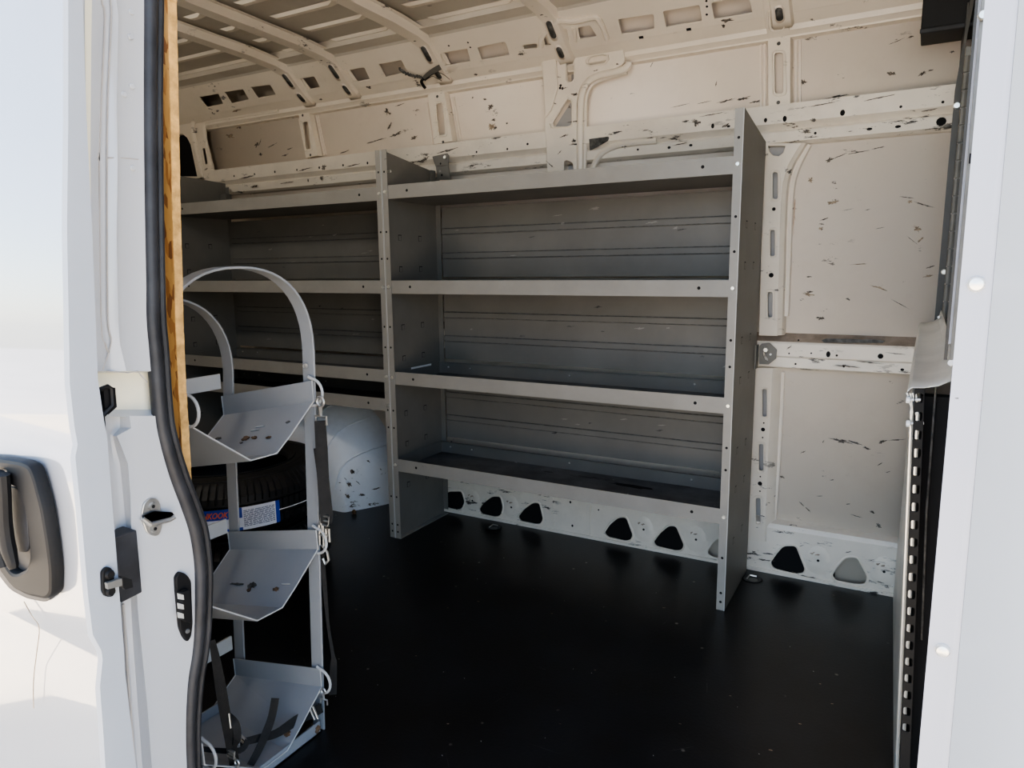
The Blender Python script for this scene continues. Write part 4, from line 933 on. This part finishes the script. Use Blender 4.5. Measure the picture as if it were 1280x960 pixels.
# ------------------------------------------------------------------ sliding door (open) at the left
XD = .88
DR = empty('door_1', (XD, -1.66, .3)); struct(DR, 'open white sliding door standing along the outside', 'sliding door')
edge = [(-120, 70, 94), (0, 82, 103), (150, 82, 108), (285, 80.5, 115), (480, 84, 123), (535, 90, 131), (556, 94, 135), (572, 91, 136), (640, 98, 141.5), (745, 107, 150), (795, 113, 154), (815, 124, 155.5), (826, 125.5, 156.5), (860, 122, 158.5), (900, 125, 163), (960, 129, 170), (1200, 150, 200)]
rows = []; er = []
for py, a, c in edge:
    o = Xp(a, py, XD); i = Xp(c, py, XD); rows.append(o); er.append((o, i))
b = MB(); n = 8
b.grid([[Vector((XD - .012 - 1.5 * k / n, o.y - .0, o.z)) if k else Vector((XD - .004, o.y - .001, o.z)) for k in range(n + 1)] for o in rows], MDOOR)
b.grid([[Vector((XD - .004, o.y - .001, o.z)), Vector((XD, o.y + .003, o.z)), Vector((XD, i.y, o.z)), Vector((XD - .03, i.y + .004, o.z)), Vector((XD - 1.5, i.y + .004, o.z))] for o, i in er], MEND)
b.build('door_panel', DR, smooth=28)
zh = zm(0, 560, 4.575); YH = -1.6905
HN = MB()
out = [(-130, 62), (0, 62), (120, 80), (165, 105), (192, 170), (240, 350), (270, 530), (292, 700), (292, 840), (262, 872), (150, 848), (60, 800), (10, 730), (-60, 640), (-140, 500)]
inn = [(36, 130), (22, 205), (60, 215), (100, 245), (130, 330), (152, 450), (160, 560), (166, 620), (150, 690), (92, 720), (60, 715), (10, 640), (-80, 500), (-100, 130)]
HN.sheet(rpoly(wpts(zh(out), YH - .012), .012), [rpoly(wpts(zh(inn), YH - .012), .008)], (0, YH - .012, 0), thick=.018, m=MBLK, bevel=.005, **XZ)
h_ = HN.build('handle', DR)
b = MB(); b.sheet(rpoly(wpts(zh([(-140, 40), (0, 44), (130, 64), (180, 96), (205, 170), (255, 350), (300, 700), (302, 850), (262, 884), (150, 862), (55, 812), (0, 740), (-150, 500)]), YH), .012), [], (0, YH, 0), thick=.006, m=MRUB, bevel=.001, **XZ)
b.sheet(rpoly(wpts(zh([(45, 215), (110, 235), (150, 330), (165, 560), (150, 600), (95, 590), (70, 540), (50, 400)]), YH - .006), .008), [], (0, YH - .006, 0), thick=.003, m=MRUB, bevel=.001, **XZ); b.build('recess', h_)
b = MB(); g = smoothpath([Yp(*p, YH - .022) for p in zh([(10, 150), (18, 260), (25, 420), (45, 560), (80, 690)])], 5)
b.tube(g, [.011] * (len(g) - 4) + [.010, .009, .008, .006], MBLK, seg=10, flat=((0, 1, 0), .8)); b.tube([p + Vector((-.018, 0, 0)) for p in g], .011, MBLK, seg=10); b.build('grip', h_)
# latch hook on the door edge
zl = zm(0, 560, 4)
def xpts(pts, x): return [(q.y, q.z) for q in [Xp(p[0], p[1], x) for p in pts]]
YZ = dict(eu=(0, 1, 0), ev=(0, 0, 1))
b = MB(); b.sheet(rpoly(xpts(zl([(512, 620), (535, 596), (560, 600), (572, 640), (580, 720), (565, 745), (530, 745), (515, 720)]), XD + .006), .006), [], (XD + .006, 0, 0), thick=.006, m=MBLK, bevel=.001, **YZ)
for p in ((548, 632), (552, 716)): b.disc(Xp(*zl([p])[0], XD + .0065), (1, 0, 0), .0065, MBLK, h=.004)
b.prism([Xp(*p, XD + .008) for p in zl([(522, 672), (595, 648), (600, 684), (527, 702)])], (.006, 0, 0), MHINGE)
b.prism([Xp(*p, XD + .008) for p in zl([(595, 640), (640, 650), (648, 690), (608, 702), (598, 690)])], (.008, 0, 0), MBLK)
b.build('latch', DR)
b = MB(); zg = zm(80, 440, 4.8)
b.tube([Xp(*p, XD - .004) for p in zg([(215, 225), (262, 205), (285, 220), (292, 320), (235, 380)])], .003, MBLK, seg=6)
b.prism([Xp(*p, XD - .02) for p in zg([(205, 215), (275, 210), (285, 325), (235, 370), (215, 370)])], (.012, 0, 0), MBLK)
b.tube([Xp(*p, XD - .004) for p in zg([(235, 380), (240, 460), (246, 535)])], .002, MBLK, seg=6); b.build('guide', DR)
b = MB(); b.tube(smoothpath([Yp(*p, -1.690 - .0005 * k) for k, p in enumerate([(30, 752), (40, 770), (49, 785), (46, 815), (42, 850), (42, 885)])], 4), .0007, MSTAINSH, seg=5); b.build('drip_stain', DR)

# door jamb pillar behind the door edge
XJ = .83
rows_px = [(-150, [92, 112, 122, 128, 136, 146, 156, 176]), (0, [98, 112, 124, 128, 136, 145, 153, 180]), (20, [99, 113, 126, 131, 139, 148, 154, 180]), (120, [104, 113, 125, 127, 136, 146, 153, 180]), (190, [106, 112, 123, 126, 135, 147, 152, 181]), (205, [106, 112, 122, 124, 134, 147, 152, 181]), (300, [110, 114, 124, 126, 134, 146, 151, 182]), (400, [114, 118, 126, 128, 137, 148, 152, 185]), (430, [116, 119, 130, 132, 139, 150, 160, 187]), (464, [119, 121, 133, 134, 140, 158, 170, 190])]
def jp(px, py, dx): return Xp(px, py, XJ + dx)
D1 = [0, 0, .0, -.004, -.004, .004, .0, .0]
b = MB(); b.grid([[jp(px, py, D1[j]) for j, px in enumerate(r)] for py, r in rows_px], MPIL)
low = [(520, [112, 134, 140, 150, 162, 172, 182, 202]), (535, [116, 134, 141, 150, 164, 174, 184, 204]), (545, [118, 134, 138, 141, 146, 176, 186, 206]), (562, [119, 135, 140, 145, 153, 177, 188, 211]), (580, [120, 136, 142, 150, 160, 178, 190, 218]), (620, [122, 140, 147, 154, 163, 182, 200, 232]), (660, [126, 144, 150, 158, 164, 186, 208, 246]), (720, [130, 148, 152, 162, 170, 192, 216, 250]), (760, [132, 152, 155, 164, 172, 194, 220, 250]), (800, [140, 156, 160, 166, 176, 196, 222, 250]), (880, [146, 160, 166, 172, 184, 200, 220, 240]), (960, [155, 168, 172, 178, 190, 204, 220, 238]), (1200, [180, 196, 200, 206, 214, 226, 236, 250])]
D2 = [-.004, -.004, -.016, -.015, .003, .004, .002, 0]
b.grid([[jp(px, py, D2[j]) for j, px in enumerate(r)] for py, r in low], MPIL)
# recess between the two
b.grid([[jp(px, 464, 0) for px in (100, 134, 158, 175, 190)], [jp(px, 466, -.02) for px in (100, 134, 158, 175, 191)]], MPIL)
b.grid([[jp(px, 466, -.02) for px in (100, 134, 158, 175, 191)], [jp(px, 500, -.022) for px in (100, 136, 158, 180, 196)], [jp(px, 514, -.02) for px in (100, 136, 160, 182, 200)]], MCRM)  # warm light in the recess painted as cream
b.grid([[jp(px, 512, -.02) for px in (100, 136, 160, 182, 200)], [jp(px, 521, 0) for px in (100, 134, 162, 182, 203)]], MPIL)
# sealer beads and creases
b.grid([[jp(106, 0, .001), jp(115, 0, .001)], [jp(106, 60, .001), jp(114, 60, .001)], [jp(109, 200, .001), jp(113, 200, .001)], [jp(112, 300, .001), jp(114, 300, .001)], [jp(118, 420, .001), jp(119, 420, .001)]], MCRM)
for pts in ([(126, -60), (127, 0), (131, 20), (127, 120), (124, 195), (122, 200), (124, 205), (126, 400), (132, 430), (136, 440)], [(136, -60), (138, 0), (139, 20), (135, 120), (134, 195), (134, 300), (135, 400), (139, 428), (128, 462)]):
    b.tube(smoothpath([jp(x, y, -.0005) for x, y in pts], 4), .0012, MSEAM, seg=5)
b.tube([jp(x, y, .0005) for x, y in ((134, 197), (150, 197), (173, 199))], .0008, MSEAM, seg=5)
b.tube([jp(x, y, .001) for x, y in ((133, 464), (160, 466), (172, 464), (184, 478))], .0009, MSEAM, seg=5)
for x, y in ((164, 15), (163, 46), (165, 108), (155, 118), (166, 210), (185, 618), (190, 676), (122, 630)): b.disc(jp(x, y, .001), (1, 0, 0), .004, MPIL, h=.002)
b.tube(smoothpath([jp(x, y, .000) for x, y in ((154, 755), (157, 800), (160, 850), (164, 900), (168, 960))], 4), .002, MSEAM, seg=5)
struct(b.build('trim_19', smooth=50), 'white painted door jamb pillar between the sliding door and the rubber seal', 'door pillar')

# rubber seal round the opening
cl = [(191, -120, 27), (191, 0, 27), (190, 120, 26), (191, 240, 26), (193, 350, 26), (194, 400, 27), (197.5, 440, 27), (202, 500, 26), (207, 540, 26), (221, 590, 27), (236, 630, 27), (246, 660, 27), (251, 690, 26), (253, 720, 26), (252, 780, 24.5), (249, 815, 24), (244, 845, 23.5), (241, 880, 22.5), (240, 920, 21.5), (241, 960, 21), (243, 1050, 21), (245, 1200, 21)]
b = MB(); P = []; rr = []
for px, py, w in cl:
    q = Xp(px - w * .15, py, XJ - .003); P.append(q); rr.append(w * .36 / 882 * float(ROT[2] @ (np.array(q) - CAMP)))
P = smoothpath(P, 5); r5 = list(np.interp(np.linspace(0, len(rr) - 1, len(P)), range(len(rr)), rr))
b.tube(P, r5, MRUB, seg=12)
SE = b.build('door_seal'); tag(SE, 'black rubber weather seal curving down the white door pillar', 'door seal')
b = MB(); P = smoothpath([Xp(px + w * .30, py, XJ - .012) for px, py, w in cl], 5); b.tube(P, [r * .62 for r in r5], MRUB, seg=10)
SL = b.build('lip', None); SL.parent = SE; SL.matrix_parent_inverse = Matrix.Translation(SE.location).inverted()

# oriented strand board edge
b = MB(); y0, y1 = -1.452, -1.438
er_ = [(-60, 216), (0, 217), (120, 219.5), (240, 222), (400, 226.5), (480, 230), (575, 236), (660, 239)]
fr_ = [Yp(x - 8, y, y0) for y, x in er_]
for i in range(len(er_) - 1):
    a, c = fr_[i], fr_[i + 1]; e = .003 * random.uniform(-1, 1)
    b.hexa([(a.x - .5, y0, c.z), (c.x, y0, c.z), (c.x, y1, c.z), (a.x - .5, y1, c.z), (a.x - .5, y0, a.z), (a.x, y0, a.z), (a.x, y1, a.z), (a.x - .5, y1, a.z)], MOSB)
    rag = 14
    for k in range(rag):
        p, q = a.lerp(c, k / rag), a.lerp(c, (k + 1) / rag); e = .0012 * random.random()
        b.hexa([(q.x - .001, y0 + .0005, q.z), (q.x + .001 + e, y0, q.z), (q.x + .001 + e, y1, q.z), (q.x - .001, y1, q.z), (p.x - .001, y0 + .0005, p.z), (p.x + .001 + e, y0, p.z), (p.x + .001 + e, y1, p.z), (p.x - .001, y1, p.z)], MOSE)
tag(b.build('strand_board'), 'raw strand board lining panel with a rough yellow cut edge beside the rubber seal', 'board')

# striker, contact block and bumper on the jamb
ST = empty('door_striker', Xp(190, 646, XJ)); tag(ST, 'grey steel striker loop bolted to the white door pillar', 'striker')
b = MB(); b.sheet(rpoly(xpts(zl([(752, 250), (785, 252), (802, 275), (808, 330), (812, 395), (798, 436), (768, 442), (735, 425), (716, 375), (708, 330), (720, 275)]), XJ + .007), .004), [], (XJ + .007, 0, 0), thick=.004, m=MSTL, bevel=.001, **YZ); b.build('plate', ST)
for p in ((760, 291), (770, 402)): 
    b = MB(); c = Xp(*zl([p])[0], XJ + .0075); b.disc(c, (1, 0, 0), .0062, MSTL, h=.003, seg=14); b.disc(c + Vector((.0034, 0, 0)), (1, 0, 0), .0028, MVOID, seg=6); b.build('screw', ST)
b = MB(); lp = [Xp(*p, XJ + .012) for p in zl([(712, 352), (770, 326), (862, 330), (872, 345), (850, 358), (752, 383)])]
b.prism([lp[0], lp[1], lp[2], lp[3], lp[4], lp[5]], (.0, 0, .003), MSTL); b.tube(lp[3:], .0036, MSTL, seg=8); b.tube([lp[0], lp[5]], .0036, MSTL, seg=8)
b.add([(lp[i].lerp((lp[0] + lp[2] + lp[4]) / 3, .80)) + Vector((.0, 0, .0036)) for i in (0, 1, 2, 4, 5)], [(0, 1, 2, 3, 4)], MVOID); b.build('loop', ST)
BM = empty('rubber_bumper', Xp(160, 705, XJ)); tag(BM, 'black rectangular rubber bumper block on the pillar behind the door latch', 'bumper')
b = MB(); fa = [Xp(*p, XJ + .016) for p in zl([(572, 448), (684, 410), (712, 722), (606, 776)])]; bk = [Xp(*p, XJ - .006) for p in zl([(530, 420), (615, 388), (640, 690), (560, 740)])]
b.hexa([fa[3], fa[2], bk[2], bk[3], fa[0], fa[1], bk[1], bk[0]], MRUB); b.build('block', BM, bevel=.0015)
CB = empty('contact_block', Xp(232, 755, XJ)); tag(CB, 'black oval electrical contact block with three pale contacts on the door pillar', 'contact block')
b = MB(); b.sheet(rpoly(xpts(zl([(880, 645), (900, 620), (930, 628), (958, 660), (966, 880), (958, 945), (940, 972), (920, 950), (900, 900), (882, 700)]), XJ + .008), .006), [], (XJ + .008, 0, 0), thick=.008, m=MBLK, bevel=.002, **YZ); b.build('base', CB)
b = MB(); b.prism([Xp(*p, XJ + .009) for p in zl([(890, 715), (925, 700), (935, 730), (935, 870), (915, 865), (890, 850)])], (.010, 0, 0), MBLK); b.build('raised_body', CB, bevel=.001)
for y in (742, 790, 836):
    b = MB(); b.prism([Xp(*p, XJ + .0185) for p in zl([(886, y - 16), (914, y - 8), (916, y + 16), (888, y + 12)])], (.002, 0, 0), MALU); b.build('contact', CB)
b = MB(); b.disc(Xp(*zl([(938, 915)])[0], XJ + .0085), (1, 0, 0), .004, MGRM, h=.002); b.build('screw', CB)

# ------------------------------------------------------------------ outside: sunlit yard, sky and sun
b = MB(); b.box((-40, -60, -.70), (40, 40, -.566), MASPH); b.box((-6.5, -7, -.69), (8.5, 6, -.56), MGROUND)
struct(b.build('ground'), 'sunlit pale concrete pad and grey asphalt outside the van', 'ground')
w = bpy.data.worlds.new('sky'); SC.world = w; w.use_nodes = True; nt = w.node_tree; N = nt.nodes; L_ = nt.links
bg = N['Background']
sky = N.new('ShaderNodeTexSky'); sky.sky_type = 'NISHITA'; sky.sun_disc = False; sky.sun_elevation = math.radians(58); sky.sun_rotation = math.radians(20); sky.altitude = 200
tc = N.new('ShaderNodeTexCoord'); mp = N.new('ShaderNodeMapping'); mp.inputs['Scale'].default_value = (2, 2, 6); L_.new(tc.outputs['Generated'], mp.inputs[0])
nz = N.new('ShaderNodeTexNoise'); nz.inputs['Scale'].default_value = 1.4; nz.inputs['Detail'].default_value = 7; L_.new(mp.outputs[0], nz.inputs['Vector'])
rg = N.new('ShaderNodeMapRange'); rg.inputs[1].default_value = .52; rg.inputs[2].default_value = .72; rg.inputs[4].default_value = .85; L_.new(nz.outputs['Fac'], rg.inputs[0])
mx = N.new('ShaderNodeMix'); mx.data_type = 'RGBA'; L_.new(rg.outputs[0], mx.inputs[0]); L_.new(sky.outputs[0], mx.inputs[6]); mx.inputs[7].default_value = (9, 9, 9.2, 1)
L_.new(mx.outputs[2], bg.inputs[0]); bg.inputs[1].default_value = .20
sn = bpy.data.lights.new('sun', 'SUN'); sn.energy = 9.0; sn.angle = math.radians(.6); sn.color = (1, .95, .86)
so = bpy.data.objects.new('sun', sn); COL.objects.link(so)
d = Vector((.25, -.50, -.95)).normalized(); so.rotation_euler = d.to_track_quat('-Z', 'Y').to_euler()

la = bpy.data.lights.new('fill_light', 'AREA'); la.shape = 'RECTANGLE'; la.size = .5; la.size_y = .12; la.energy = 1.3; la.color = (1, .93, .82)  # added fill light brightening the rear of the interior, no real fitting
lo = bpy.data.objects.new('fill_light', la); COL.objects.link(lo); lo.location = (-.55, -1.25, 1.86)
lo.rotation_euler = Vector((-.1, .75, -.62)).to_track_quat('-Z', 'Y').to_euler()
SC.view_settings.view_transform = 'AgX'
try: SC.view_settings.look = 'AgX - Medium High Contrast'
except Exception: pass
SC.view_settings.exposure = 2.1
SC.cycles.max_bounces = 12; SC.cycles.diffuse_bounces = 8; SC.cycles.use_denoising = True
